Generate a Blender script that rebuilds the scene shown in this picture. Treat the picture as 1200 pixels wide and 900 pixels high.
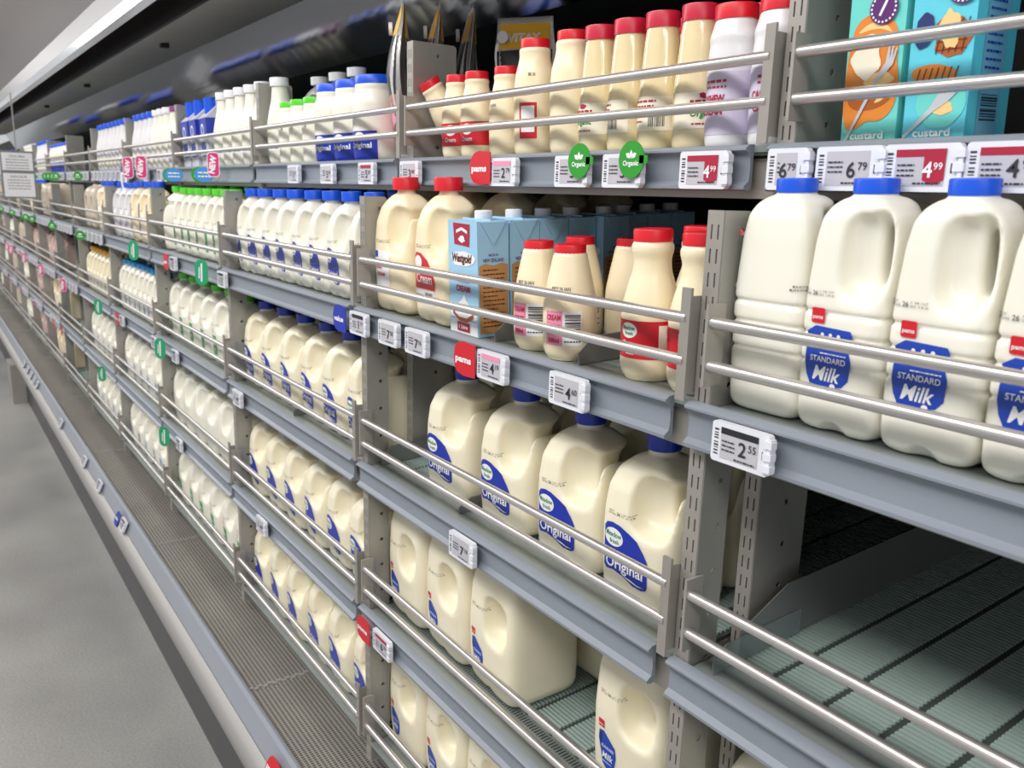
import bpy, bmesh, math, random
import numpy as np
from mathutils import Vector, Matrix
from mathutils.bvhtree import BVHTree
random.seed(7)
for o in list(bpy.data.objects): bpy.data.objects.remove(o)
SC = bpy.context.scene
COL = SC.collection
PI = math.pi
H = 1.38            # eye height; heights below are written relative to the eye and lifted by H
# ------------------------------------------------------------------ camera
YAW, PIT, ROL = 0.9542, 0.2221, 0.028
d = Vector((-math.sin(YAW)*math.cos(PIT), math.cos(YAW)*math.cos(PIT), -math.sin(PIT)))
r = d.cross(Vector((0, 0, 1))).normalized(); u = r.cross(d)
c, s = math.cos(ROL), math.sin(ROL)
R1 = c*r + s*u; U1 = -s*r + c*u
cam_d = bpy.data.cameras.new('camera'); cam = bpy.data.objects.new('camera', cam_d); COL.objects.link(cam)
cam.matrix_world = Matrix(((R1.x, U1.x, -d.x, .505), (R1.y, U1.y, -d.y, -.5546), (R1.z, U1.z, -d.z, H), (0, 0, 0, 1)))
cam_d.sensor_width = 36; cam_d.sensor_fit = 'HORIZONTAL'; cam_d.lens = 981.4/1200*36
cam_d.clip_start = .01; cam_d.clip_end = 100
cam_d.dof.use_dof = True; cam_d.dof.focus_distance = .95; cam_d.dof.aperture_fstop = 11
SC.camera = cam
# ------------------------------------------------------------------ light
SC.view_settings.view_transform = 'Standard'; SC.view_settings.look = 'None'
SC.view_settings.gamma = 1; SC.view_settings.use_curve_mapping = False
SC.view_settings.exposure = 0.03
w = bpy.data.worlds.new('world'); SC.world = w; w.use_nodes = True
w.node_tree.nodes['Background'].inputs[0].default_value = (.93, .97, 1, 1)
w.node_tree.nodes['Background'].inputs[1].default_value = .6
def area(name, loc, rot, sx, sy, power, color=(1, 1, 1)):
    l = bpy.data.lights.new(name, 'AREA'); l.shape = 'RECTANGLE'; l.size = sx; l.size_y = sy; l.energy = power; l.color = color
    o = bpy.data.objects.new(name, l); COL.objects.link(o); o.location = loc; o.rotation_euler = rot
    return o
area('aisle_light', (-.6, -1.5, H+1.55), (math.radians(38), 0, 0), 3.6, .5, 66, (1, .985, .96))
area('aisle_light', (-5.0, -1.5, H+1.55), (math.radians(38), 0, 0), 4.0, .5, 70, (1, .985, .96))
area('aisle_light', (-9.4, -1.5, H+1.55), (math.radians(38), 0, 0), 4.0, .5, 66, (1, .985, .96))
area('aisle_light', (3.0, -1.3, H+1.45), (math.radians(45), 0, math.radians(30)), 2.4, .5, 32, (1, .985, .96))
for x in (-2.0, -6.0, -10.0):      # added fill lights facing up, only to brighten the ceiling
    area('ceiling_fill', (x, -1.5, H+1.42), (math.radians(180), 0, 0), 3.6, .4, 16, (1, .97, .95))

# ------------------------------------------------------------------ materials
def srgb(r, g, b):
    f = lambda v: (v/255/12.92) if v/255 <= .04045 else ((v/255+.055)/1.055)**2.4
    return (f(r), f(g), f(b), 1)
def mat(name, col, rough=.5, metal=0., noise=0., nscale=8., bump=0., bscale=60., spec=.5, sss=0., trans=0., coat=0., rnoise=0., stretch=None, emit=None):
    m = bpy.data.materials.new(name); m.use_nodes = True; nt = m.node_tree; n = nt.nodes; L = nt.links
    p = n['Principled BSDF']; col = srgb(*col)
    p.inputs['Base Color'].default_value = col; p.inputs['Roughness'].default_value = rough
    p.inputs['Metallic'].default_value = metal; p.inputs['Specular IOR Level'].default_value = spec
    p.inputs['Coat Weight'].default_value = coat; p.inputs['Transmission Weight'].default_value = trans
    if sss: p.inputs['Subsurface Weight'].default_value = sss; p.inputs['Subsurface Radius'].default_value = (1, .9, .6); p.inputs['Subsurface Scale'].default_value = .012
    if emit: p.inputs['Emission Color'].default_value = srgb(*emit[:3]); p.inputs['Emission Strength'].default_value = emit[3]
    tc = n.new('ShaderNodeTexCoord'); mp = n.new('ShaderNodeMapping'); L.new(tc.outputs['Object'], mp.inputs[0])
    if stretch: mp.inputs['Scale'].default_value = stretch
    if noise or rnoise:
        t = n.new('ShaderNodeTexNoise'); t.inputs['Scale'].default_value = nscale; t.inputs['Detail'].default_value = 6
        L.new(mp.outputs[0], t.inputs['Vector'])
        if noise:
            mr = n.new('ShaderNodeMapRange'); mr.inputs[1].default_value = .3; mr.inputs[2].default_value = .7
            mr.inputs[3].default_value = 1-noise; mr.inputs[4].default_value = 1+noise; L.new(t.outputs[0], mr.inputs[0])
            mx = n.new('ShaderNodeVectorMath'); mx.operation = 'SCALE'; mx.inputs[0].default_value = col[:3]
            L.new(mr.outputs[0], mx.inputs['Scale']); L.new(mx.outputs[0], p.inputs['Base Color'])
        if rnoise:
            mr = n.new('ShaderNodeMapRange'); mr.inputs[1].default_value = .3; mr.inputs[2].default_value = .7
            mr.inputs[3].default_value = max(0.02, rough-rnoise); mr.inputs[4].default_value = rough+rnoise
            L.new(t.outputs[0], mr.inputs[0]); L.new(mr.outputs[0], p.inputs['Roughness'])
    if bump:
        t = n.new('ShaderNodeTexNoise'); t.inputs['Scale'].default_value = bscale; L.new(mp.outputs[0], t.inputs['Vector'])
        b = n.new('ShaderNodeBump'); b.inputs['Strength'].default_value = bump; b.inputs['Distance'].default_value = .002
        L.new(t.outputs[0], b.inputs['Height']); L.new(b.outputs[0], p.inputs['Normal'])
    return m
M = {}
M['milk'] = mat('milk_plastic', (240, 232, 207), .33, noise=.02, bump=.03, bscale=40, sss=.25)
M['milk_cool'] = mat('light_plastic', (238, 235, 222), .33, noise=.02, sss=.2)
M['cream'] = mat('cream_plastic', (243, 229, 196), .3, noise=.02, sss=.25)
M['cream_glossy'] = mat('cream_clear_plastic', (232, 215, 172), .12, noise=.04, nscale=30, sss=.15, coat=.6)
M['white_plastic'] = mat('white_plastic', (226, 224, 226), .3, noise=.02)
M['grey_plastic'] = mat('grey_plastic', (168, 166, 166), .35, noise=.03)
M['beige'] = mat('beige_plastic', (200, 186, 170), .4, noise=.03)
M['pinkish'] = mat('pinkish_plastic', (206, 180, 172), .4, noise=.03)
for k, v in dict(blue=(12, 84, 220), navy=(22, 52, 172), red=(218, 26, 42), crimson=(200, 28, 60), green=(86, 208, 40), cyan=(40, 150, 220),
                 yellow=(240, 182, 40), purple=(140, 60, 130), brown=(110, 78, 62), white=(232, 232, 236)).items():
    M['cap_'+k] = mat(k+'_cap_plastic', v, .35, noise=.03)
for k, v in dict(blue=(28, 68, 176), deepblue=(24, 50, 168), red=(206, 26, 42), green=(50, 158, 84), white=(238, 238, 240), pink=(236, 146, 176), purple=(92, 36, 110),
                 sky=(160, 204, 232), tan=(196, 142, 88), teal=(112, 214, 206), aqua=(98, 206, 226), orange=(228, 136, 52), cheese=(246, 206, 140), toast=(176, 92, 40),
                 yellow=(246, 190, 52), ltblue=(70, 140, 206), grey=(120, 124, 130), dark=(40, 40, 46), magenta=(214, 44, 120), brown=(96, 46, 30), palegrey=(198, 200, 206), ebg=(205, 205, 212), leaf=(46, 140, 60), sideblue=(128, 178, 206), berry=(40,52,110), meat=(186, 110, 100),
                 cream=(244, 236, 214), lilac=(208, 200, 222), organicgreen=(40, 150, 40), seafoam=(40, 160, 110), maroon=(170, 30, 60)).items():
    M['p_'+k] = mat(k+'_print', v, .38, noise=.015)
M['steel'] = mat('galvanised_steel', (162, 157, 150), .42, metal=.3, noise=.07, nscale=14, rnoise=.1, bump=.05)
M['steel_side'] = mat('galvanised_side_steel', (160, 158, 152), .4, metal=.35, noise=.14, nscale=9, rnoise=.12)
M['rail'] = mat('satin_rail_steel', (212, 207, 204), .30, metal=.8)
M['lip'] = mat('price_rail_plastic', (134, 141, 151), .45, noise=.05, nscale=12, stretch=(.3, 1, 3), coat=.0)
M['tray'] = mat('shelf_tray', (150, 158, 156), .4, metal=.35, noise=.06)
M['mat'] = mat('ribbed_mat', (154, 172, 166), .4, noise=.05)
M['matdark'] = mat('mat_gap', (66, 74, 72), .5)
M['clear'] = mat('clear_guide', (200, 214, 214), .15, trans=.8)
M['guide'] = mat('guide_steel', (140, 142, 142), .35, metal=.6, noise=.05)
M['tagw'] = mat('tag_frame_plastic', (226, 228, 236), .3, coat=.3)
M['screen'] = mat('tag_screen', (190, 188, 196), .25)
M['ink'] = mat('tag_ink', (44, 44, 50), .5)
M['inkgrey'] = mat('date_ink', (96, 94, 90), .5)
M['black'] = mat('black_back_panel', (16, 16, 18), .5)
M['rubber'] = mat('kick_rubber', (58, 58, 62), .4, noise=.06, nscale=5)
M['bumper'] = mat('bumper_steel', (164, 162, 160), .55, metal=.3, noise=.05, stretch=(.1, 1, 1))
M['gutter'] = mat('gutter_strip', (148, 153, 163), .3, noise=.05, stretch=(.2, 1, 1), coat=.3)
M['canopy'] = mat('canopy_panel', (196, 190, 184), .38, metal=.1, noise=.05)
M['fascia'] = mat('canopy_fascia', (66, 66, 72), .4, metal=.0, noise=.08, nscale=2)
M['trim'] = mat('bright_aluminium', (232, 236, 244), .2, metal=.3)
M['darkcav'] = mat('dark_canopy_cavity', (40, 34, 32), .5)
M['mirror'] = mat('mirror_panel', (150, 152, 158), .09, metal=1., bump=.25, bscale=5)
M['ceil'] = mat('ceiling_paint', (232, 222, 218), .8, noise=.02)
M['ceil2'] = mat('ceiling_beam_paint', (128, 124, 122), .8, noise=.04)
M['sheen'] = mat('back_liner', (30, 30, 33), .35)
M['foil'] = mat('pouch_foil', (212, 210, 208), .2, metal=.4, bump=.3, bscale=40)

# ------------------------------------------------------------------ mesh helpers
def link_mesh(name, me, m=None, parent=None, loc=(0, 0, 0), smooth=False):
    if m is not None: me.materials.append(m)
    if smooth:
        me.polygons.foreach_set('use_smooth', [True]*len(me.polygons))
    o = bpy.data.objects.new(name, me); COL.objects.link(o); o.location = loc
    if parent is not None: o.parent = parent
    return o
def mesh(name, V, F, m=None, parent=None, loc=(0, 0, 0), smooth=False):
    me = bpy.data.meshes.new(name); me.from_pydata([tuple(map(float, v)) for v in V], [], [tuple(map(int, f)) for f in F]); me.update()
    return link_mesh(name, me, m, parent, loc, smooth)
class MB:
    def __init__(s): s.V = []; s.F = []
    def add(s, V, F):
        n = len(s.V); s.V += [tuple(v) for v in V]; s.F += [tuple(i+n for i in f) for f in F]; return s
    def box(s, x0, x1, y0, y1, z0, z1):
        V = [(x, y, z) for z in (z0, z1) for y in (y0, y1) for x in (x0, x1)]
        return s.add(V, [(0, 2, 3, 1), (4, 5, 7, 6), (0, 1, 5, 4), (2, 6, 7, 3), (0, 4, 6, 2), (1, 3, 7, 5)])
    def rbox(s, x0, x1, y0, y1, z0, z1, r, n=4):   # rounded in the x-z plane, extruded along y
        P = []
        for cx, cz, a0 in ((x1-r, z1-r, 0), (x0+r, z1-r, 90), (x0+r, z0+r, 180), (x1-r, z0+r, 270)):
            for i in range(n+1):
                a = math.radians(a0+90*i/n); P.append((cx+r*math.cos(a), cz+r*math.sin(a)))
        return s.prism_y(P, y0, y1)
    def prism_y(s, P, y0, y1):      # P listed counter-clockwise seen from -y
        n = len(P); V = [(a, y0, b) for a, b in P]+[(a, y1, b) for a, b in P]
        return s.add(V, [tuple(range(n)), tuple(range(2*n-1, n-1, -1))]+[(i, i+n, (i+1) % n+n, (i+1) % n) for i in range(n)])
    def prism_x(s, P, x0, x1):      # P = (y,z)
        n = len(P); V = [(x0, a, b) for a, b in P]+[(x1, a, b) for a, b in P]
        return s.add(V, [tuple(range(n)), tuple(range(2*n-1, n-1, -1))]+[(i, i+n, (i+1) % n+n, (i+1) % n) for i in range(n)])
    def tube(s, a, b, r, n=14, caps=True):
        a = Vector(a); b = Vector(b); t = (b-a).normalized(); p = t.orthogonal().normalized(); q = t.cross(p)
        V = [tuple(c+r*(math.cos(2*PI*i/n)*p+math.sin(2*PI*i/n)*q)) for c in (a, b) for i in range(n)]
        F = [(i, (i+1) % n, (i+1) % n+n, i+n) for i in range(n)]
        if caps: F += [tuple(range(n-1, -1, -1)), tuple(range(n, 2*n))]
        return s.add(V, F)
    def lathe(s, prof, n=40, cx=0, cy=0, mod=None):
        V = []
        for k, (r, z) in enumerate(prof):
            for i in range(n):
                a = 2*PI*i/n; rr = r*(mod(i, k) if mod else 1)
                V.append((cx+rr*math.cos(a), cy+rr*math.sin(a), z))
        F = [(k*n+i, k*n+(i+1) % n, (k+1)*n+(i+1) % n, (k+1)*n+i) for k in range(len(prof)-1) for i in range(n)]
        F += [tuple(range(n-1, -1, -1)), tuple(range((len(prof)-1)*n, len(prof)*n))]
        return s.add(V, F)
    def build(s, name, m, parent=None, loc=(0, 0, 0), smooth=False, fix=False):
        o = mesh(name, s.V, s.F, m, parent, loc, smooth)
        if fix or True:
            bm = bmesh.new(); bm.from_mesh(o.data); bmesh.ops.recalc_face_normals(bm, faces=bm.faces); bm.to_mesh(o.data); bm.free()
            if smooth: autosmooth(o)
        return o
def autosmooth(o, ang=40):
    me = o.data; bm = bmesh.new(); bm.from_mesh(me)
    for f in bm.faces: f.smooth = True
    for e in bm.edges:
        if len(e.link_faces) == 2 and e.calc_face_angle(0) > math.radians(ang): e.smooth = False
    bm.to_mesh(me); bm.free()
def thing(name, label, cat, loc=(0, 0, 0), rz=0, group=None, tilt=0):
    o = bpy.data.objects.new(name, None); COL.objects.link(o); o.empty_display_size = .02
    o.location = loc; o.rotation_mode = 'ZYX'; o.rotation_euler = (tilt, 0, rz)
    o['label'] = label; o['category'] = cat
    if group: o['group'] = group
    return o
def tag(o, label, cat, group=None):
    o['label'] = label; o['category'] = cat
    if group: o['group'] = group
    return o
def struct(o): o['kind'] = 'structure'; return o
KIDS = {}
def dup(root, loc, rz, label, group=None, tilt=0, detail=2, sc=1):
    key = root.name
    if key not in KIDS: KIDS[key] = [(ch, list(ch.children)) for ch in root.children]
    r_ = root.copy(); COL.objects.link(r_); r_.location = loc; r_.rotation_euler = (tilt, 0, rz); r_['label'] = label
    r_.scale = (sc, sc, sc)
    if group: r_['group'] = group
    elif 'group' in r_: del r_['group']
    for ch, gs in KIDS[key]:
        c_ = ch.copy(); COL.objects.link(c_); c_.parent = r_
        if detail > 1:
            for g in gs:
                d_ = g.copy(); COL.objects.link(d_); d_.parent = c_
    return r_
# naive surface nets
def nets(Ffun, lo, hi, h):
    ax = [np.arange(lo[i], hi[i]+h, h) for i in range(3)]
    X, Y, Z = np.meshgrid(*ax, indexing='ij'); V = Ffun(X, Y, Z); ins = V < 0
    n = [len(a)-1 for a in ax]
    corner = lambda A, i, j, k: A[i:i+n[0], j:j+n[1], k:k+n[2]]
    cs = [(i, j, k) for i in (0, 1) for j in (0, 1) for k in (0, 1)]
    cnt = sum(corner(ins, *q).astype(int) for q in cs); mix = (cnt > 0) & (cnt < 8)
    acc = np.zeros(mix.shape+(3,)); num = np.zeros(mix.shape)
    for q in cs:
        for a in range(3):
            if q[a]: continue
            q2 = list(q); q2[a] = 1
            v0 = corner(V, *q); v1 = corner(V, *q2); m_ = (v0 < 0) != (v1 < 0)
            t = np.where(m_, v0/np.where(m_, v0-v1, 1), 0)
            for b in range(3): acc[..., b] += np.where(m_, (t if b == a else q[b]), 0)
            num += m_
    idx = -np.ones(mix.shape, int); I = np.argwhere(mix); idx[mix] = np.arange(len(I))
    P = np.array(lo)+(I+acc[mix]/num[mix][:, None])*h
    Fs = []
    for a in range(3):
        b, c_ = (a+1) % 3, (a+2) % 3
        sl0 = [slice(None)]*3; sl1 = [slice(None)]*3; sl0[a] = slice(0, -1); sl1[a] = slice(1, None)
        E_ = ins[tuple(sl0)] != ins[tuple(sl1)]
        for e in np.argwhere(E_):
            if e[b] < 1 or e[c_] < 1 or e[b] >= n[b] or e[c_] >= n[c_]: continue
            g = []
            for db, dc in ((-1, -1), (0, -1), (0, 0), (-1, 0)):
                t = list(e); t[b] += db; t[c_] += dc; g.append(idx[tuple(t)])
            if not ins[tuple(e)]: g = g[::-1]
            Fs.append(tuple(g))
    return P, Fs
# text -> (verts, faces) in the x-z plane, centred on x=0, baseline z=0, cap height 1
TX = {}
def text_geo(txt, bold=0., shear=0.):
    key = (txt, bold, shear)
    if key in TX: return TX[key]
    cu = bpy.data.curves.new('t', 'FONT'); cu.body = txt; cu.size = 1; cu.offset = bold; cu.shear = shear; cu.resolution_u = 3; cu.align_x = 'CENTER'
    o = bpy.data.objects.new('t', cu); COL.objects.link(o); bpy.context.view_layer.update()
    me = bpy.data.meshes.new_from_object(o)
    V = [(v.co.x/.72, v.co.y/.72) for v in me.vertices]; F = [tuple(p.vertices) for p in me.polygons]
    bpy.data.objects.remove(o); bpy.data.curves.remove(cu); bpy.data.meshes.remove(me)
    TX[key] = (V, F); return TX[key]
class Flat:      # 2-D artwork in (x,z)
    def __init__(s): s.V = []; s.F = []
    def poly(s, P): n = len(s.V); s.V += list(P); s.F.append(tuple(range(n, n+len(P)))); return s
    def soft(s, P, it=3):      # corner-cut polygon
        for _ in range(it):
            P = [q for i in range(len(P)) for q in ((.75*P[i][0]+.25*P[(i+1) % len(P)][0], .75*P[i][1]+.25*P[(i+1) % len(P)][1]), (.25*P[i][0]+.75*P[(i+1) % len(P)][0], .25*P[i][1]+.75*P[(i+1) % len(P)][1]))]
        return s.poly(P)
    def rect(s, x0, x1, z0, z1): return s.poly([(x0, z0), (x1, z0), (x1, z1), (x0, z1)])
    def rrect(s, x0, x1, z0, z1, r, n=4):
        P = []
        for cx, cz, a0 in ((x1-r, z1-r, 0), (x0+r, z1-r, 90), (x0+r, z0+r, 180), (x1-r, z0+r, 270)):
            for i in range(n+1):
                a = math.radians(a0+90*i/n); P.append((cx+r*math.cos(a), cz+r*math.sin(a)))
        return s.poly(P)
    def ell(s, cx, cz, rx, rz, n=24, rot=0):
        return s.poly([(cx+rx*math.cos(2*PI*i/n)*math.cos(rot)-rz*math.sin(2*PI*i/n)*math.sin(rot), cz+rz*math.sin(2*PI*i/n)*math.cos(rot)+rx*math.cos(2*PI*i/n)*math.sin(rot)) for i in range(n)])
    def blob(s, cx, cz, rx, rz, seed, amp=.15, n=26):
        rr = random.Random(seed); ph = [rr.random()*6 for _ in range(4)]
        return s.poly([(cx+rx*math.cos(t)*(1+amp*math.sin(3*t+ph[0])+amp*.6*math.sin(5*t+ph[1])), cz+rz*math.sin(t)*(1+amp*math.sin(2*t+ph[2])+amp*.6*math.sin(7*t+ph[3]))) for t in [2*PI*i/n for i in range(n)]])
    def text(s, txt, cx, cz, h, bold=0., shear=0., xs=1., w=None):
        V, F = text_geo(txt, bold, shear)
        if not V: return s
        mn = min(v[0] for v in V); mxx = max(v[0] for v in V)
        k = h*xs
        if w: k = w/(mxx-mn)
        n = len(s.V); s.V += [(cx+(v[0]-(mn+mxx)/2)*k, cz+v[1]*h) for v in V]; s.F += [tuple(i+n for i in f) for f in F]; return s
    def dashes(s, x0, x1, z, h, seed=0):      # line of print too small to read
        rr = random.Random(seed); x = x0
        while x < x1:
            L_ = min(x1-x, h*(.8+2.2*rr.random())); s.rect(x, x+L_, z, z+h*.8); x += L_+h*.5
        return s
    def bars(s, x0, x1, z0, z1, n, vert=True, seed=1):
        rr = random.Random(seed)
        for i in range(n):
            t = (i+.5*rr.random())/n; wv = (.25+.4*rr.random())/n
            if vert: s.rect(x0+(x1-x0)*t, x0+(x1-x0)*(t+wv), z0, z1)
            else: s.rect(x0, x1, z0+(z1-z0)*t, z0+(z1-z0)*(t+wv))
        return s
    def on_plane(s, name, m, parent, y, rot=None):
        o = mesh(name, [(v[0], y, v[1]) for v in s.V], s.F, m, parent)
        if rot is not None: o.rotation_euler = rot
        return o
    def cut(s, step):
        bm = bmesh.new(); vs = [bm.verts.new((v[0], 0, v[1])) for v in s.V]
        for f in s.F:
            try: bm.faces.new([vs[i] for i in f])
            except ValueError: pass
        if s.V:
            bmesh.ops.triangulate(bm, faces=[f for f in bm.faces if len(f.verts) > 4])
            for a, no in ((0, (1, 0, 0)), (1, (0, 0, 1))):
                lo = min(v[a] for v in s.V); hi = max(v[a] for v in s.V); t = math.ceil(lo/step)*step
                while t < hi:
                    bmesh.ops.bisect_plane(bm, geom=bm.verts[:]+bm.edges[:]+bm.faces[:], plane_co=(t if a == 0 else 0, 0, t if a == 1 else 0), plane_no=no, dist=1e-6); t += step
        V = [(v.co.x, v.co.z) for v in bm.verts]; bm.verts.index_update(); F = [tuple(v.index for v in f.verts) for f in bm.faces]; bm.free()
        return V, F
    def wrap(s, name, m, parent, fn, step=.006):   # fn(x,z)->3-D point
        V, F = s.cut(step); return mesh(name, [fn(*v) for v in V], F, m, parent, smooth=True)
def bvh_wrap(obj, off):
    me = obj.data; t = BVHTree.FromPolygons([v.co.copy() for v in me.vertices], [tuple(p.vertices) for p in me.polygons])
    def fn(x, z):
        h_, nrm, _, _ = t.ray_cast(Vector((x, -.3, z)), Vector((0, 1, 0)))
        if h_ is None: return (x, 0, z)
        return tuple(h_+Vector((0, -off, 0)))
    return fn
def lathe_wrap(prof, off, a0=0):
    rs = [p[0] for p in prof]; zs = [p[1] for p in prof]
    def fn(x, z):
        rr = float(np.interp(z, zs, rs))+off; rm = max(rs)
        a = -PI/2+a0+x/rm; return (rr*math.cos(a), rr*math.sin(a), z)
    return fn

# ------------------------------------------------------------------ setting
Z = lambda z: H+z
W = .70
LV = {'top': .047, 'second': -.180, 'third': -.434, 'fourth': -.688, 'bottom': -.942}   # front edge height of each shelf
YF = {'top': .081, 'second': 0., 'third': 0., 'fourth': 0., 'bottom': 0.}
TILT = .045
XL, XR = -9.8, 1.4
fl = MB().box(-34, 4, -5, 2, -.1, 0).build('floor', None); struct(fl)
def floor_mat():
    m = bpy.data.materials.new('polished_concrete'); m.use_nodes = True; nt = m.node_tree; n = nt.nodes; L = nt.links; p = n['Principled BSDF']
    tc = n.new('ShaderNodeTexCoord')
    a = n.new('ShaderNodeTexNoise'); a.inputs['Scale'].default_value = 2.2; a.inputs['Detail'].default_value = 8
    b = n.new('ShaderNodeTexNoise'); b.inputs['Scale'].default_value = 160; b.inputs['Detail'].default_value = 3
    L.new(tc.outputs['Object'], a.inputs['Vector']); L.new(tc.outputs['Object'], b.inputs['Vector'])
    r1 = n.new('ShaderNodeValToRGB'); r1.color_ramp.elements[0].position = .3; r1.color_ramp.elements[1].position = .72
    r1.color_ramp.elements[0].color = srgb(143, 143, 141); r1.color_ramp.elements[1].color = srgb(167, 167, 163); L.new(a.outputs[0], r1.inputs[0])
    r2 = n.new('ShaderNodeValToRGB'); r2.color_ramp.elements[0].position = .3; r2.color_ramp.elements[1].position = .6
    r2.color_ramp.elements[0].color = (.78, .78, .78, 1); r2.color_ramp.elements[1].color = (1, 1, 1, 1); L.new(b.outputs[0], r2.inputs[0])
    mx = n.new('ShaderNodeMix'); mx.data_type = 'RGBA'; mx.blend_type = 'MULTIPLY'; mx.inputs[0].default_value = 1
    L.new(r1.outputs[0], mx.inputs[6]); L.new(r2.outputs[0], mx.inputs[7]); L.new(mx.outputs[2], p.inputs['Base Color'])
    mr = n.new('ShaderNodeMapRange'); mr.inputs[3].default_value = .22; mr.inputs[4].default_value = .45; L.new(a.outputs[0], mr.inputs[0]); L.new(mr.outputs[0], p.inputs['Roughness'])
    return m
fl.data.materials.append(floor_mat())
ce = MB().box(-34, 4, -5, 2, Z(1.75), Z(1.85)).build('ceiling', M['ceil']); struct(ce)
for x in (-18, -14, -11, -8.2, -5.4, -2.6, .2):
    struct(MB().box(x, x+.12, -5, -.1, Z(1.62), Z(1.75)).build('trim_1', M['ceil2']))
struct(MB().box(-34, 4, -1.05, -.85, Z(1.60), Z(1.75)).build('trim_2', M['ceil2']))
struct(MB().box(-34, 4, 1.1, 1.2, 0, Z(.75)).build('wall_back', M['ceil2']))
# cabinet shell: back liner, top, kick and gutter
cab = thing('refrigerated_cabinet', 'long open refrigerated dairy cabinet with black liner, grille gutter and steel bumper', 'cabinet', (-3.5, .3, 0))
def C_(mb, name, m, smooth=False):
    o = mb.build(name, m, cab, smooth=smooth); o.location = (3.5, -.3, 0); return o
C_(MB().box(XL, XR, .71, .74, 0, Z(.9)), 'back_liner', M['black'])
C_(MB().box(XL, XR, .03, .64, Z(-1.07), Z(-1.02)), 'well_floor', M['sheen'])
C_(MB().prism_x([(-.079, 0), (.64, 0), (.64, Z(-1.07)), (-.1, Z(-1.07)), (-.1, Z(-1.09)), (-.079, Z(-1.09))], XL, XR), 'kick_plate', M['rubber'])
C_(MB().prism_x([(-.102, Z(-1.098)), (-.134, Z(-1.096)), (-.147, Z(-1.082)), (-.151, Z(-1.06)), (-.149, Z(-1.045)), (-.142, Z(-1.036)), (-.128, Z(-1.030)), (-.126, Z(-1.036)), (-.102, Z(-1.05))], XL, XR), 'bumper', M['bumper'], True)
C_(MB().prism_x([(-.127, Z(-1.0305)), (-.122, Z(-1.018)), (-.112, Z(-.992)), (-.106, Z(-.986)), (-.100, Z(-.988)), (-.100, Z(-1.048)), (-.124, Z(-1.036))], XL, XR), 'gutter_strip', M['gutter'])
gr = MB().box(XL, XR, -.1, .045, Z(-1.016), Z(-1.006))
go = C_(gr, 'air_grille', None)
def grille_mat():
    m = bpy.data.materials.new('perforated_grille'); m.use_nodes = True; nt = m.node_tree; n = nt.nodes; L = nt.links; p = n['Principled BSDF']
    tc = n.new('ShaderNodeTexCoord'); sp = n.new('ShaderNodeSeparateXYZ'); L.new(tc.outputs['Object'], sp.inputs[0])
    def stripe(out, k):
        a = n.new('ShaderNodeMath'); a.operation = 'MULTIPLY'; a.inputs[1].default_value = k; L.new(out, a.inputs[0])
        b = n.new('ShaderNodeMath'); b.operation = 'FRACT'; L.new(a.outputs[0], b.inputs[0])
        c_ = n.new('ShaderNodeMath'); c_.operation = 'GREATER_THAN'; c_.inputs[1].default_value = .42; L.new(b.outputs[0], c_.inputs[0]); return c_
    s1 = stripe(sp.outputs['X'], 1/.0062); s2 = stripe(sp.outputs['Y'], 1/.0085)
    mu = n.new('ShaderNodeMath'); mu.operation = 'MULTIPLY'; L.new(s1.outputs[0], mu.inputs[0]); L.new(s2.outputs[0], mu.inputs[1])
    nz = n.new('ShaderNodeTexNoise'); nz.inputs['Scale'].default_value = 6; L.new(tc.outputs['Object'], nz.inputs['Vector'])
    rp = n.new('ShaderNodeValToRGB'); rp.color_ramp.elements[0].color = srgb(150, 146, 138); rp.color_ramp.elements[1].color = srgb(182, 178, 168); L.new(nz.outputs[0], rp.inputs[0])
    mx = n.new('ShaderNodeMix'); mx.data_type = 'RGBA'; L.new(mu.outputs[0], mx.inputs[0]); L.new(rp.outputs[0], mx.inputs[6]); mx.inputs[7].default_value = srgb(62, 62, 62)
    L.new(mx.outputs[2], p.inputs['Base Color']); p.inputs['Roughness'].default_value = .35; p.inputs['Metallic'].default_value = .3
    return m
go.data.materials.append(grille_mat())
for k in range(12):   # joints in the grille
    pass
jm = MB()
for x in (-.02, -1.05, -1.9, -2.9, -3.9, -5, -6.1, -7.2):
    for j in range(14):
        y0 = -.094+j*.0098; jm.box(x-.003+(j % 2)*.006, x+.003+(j % 2)*.006, y0, y0+.0098, Z(-1.006), Z(-1.0035))
C_(jm, 'grille_joint', M['bumper'])
# canopy over the cabinet
can = thing('cabinet_canopy', 'steel canopy above the top shelf with bright aluminium edge and mirrored underside', 'canopy', (-3.5, .1, Z(.43)))
def K_(mb, name, m, smooth=False):
    o = mb.build(name, m, can, smooth=smooth); o.location = (3.5, -.1, -Z(.43)); return o
K_(MB().prism_x([(.06, Z(.425)), (.30, Z(.46)), (.30, Z(.47)), (.06, Z(.435))], XL, XR), 'underside_panel', M['canopy'])
K_(MB().prism_x([(.30, Z(.462)), (.385, Z(.315)), (.395, Z(.32)), (.31, Z(.47))], XL, XR), 'mirror', M['mirror'])
K_(MB().prism_x([(.385, Z(.315)), (.64, Z(.27)), (.64, Z(.28)), (.395, Z(.325))], XL, XR), 'rear_panel', M['black'])
K_(MB().prism_x([(.055, Z(.425)), (.065, Z(.425)), (.065, Z(.52)), (.055, Z(.52))], XL, XR), 'cavity_board', M['darkcav'])
K_(MB().prism_x([(-.04, Z(.50)), (.065, Z(.50)), (.065, Z(.51)), (-.04, Z(.51))], XL, XR), 'cavity_top', M['darkcav'])
K_(MB().prism_x([(-.054, Z(.430)), (-.034, Z(.424)), (-.028, Z(.43)), (-.036, Z(.45)), (-.045, Z(.458)), (-.056, Z(.458))], XL, XR), 'edge_trim', M['trim'], True)
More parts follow.
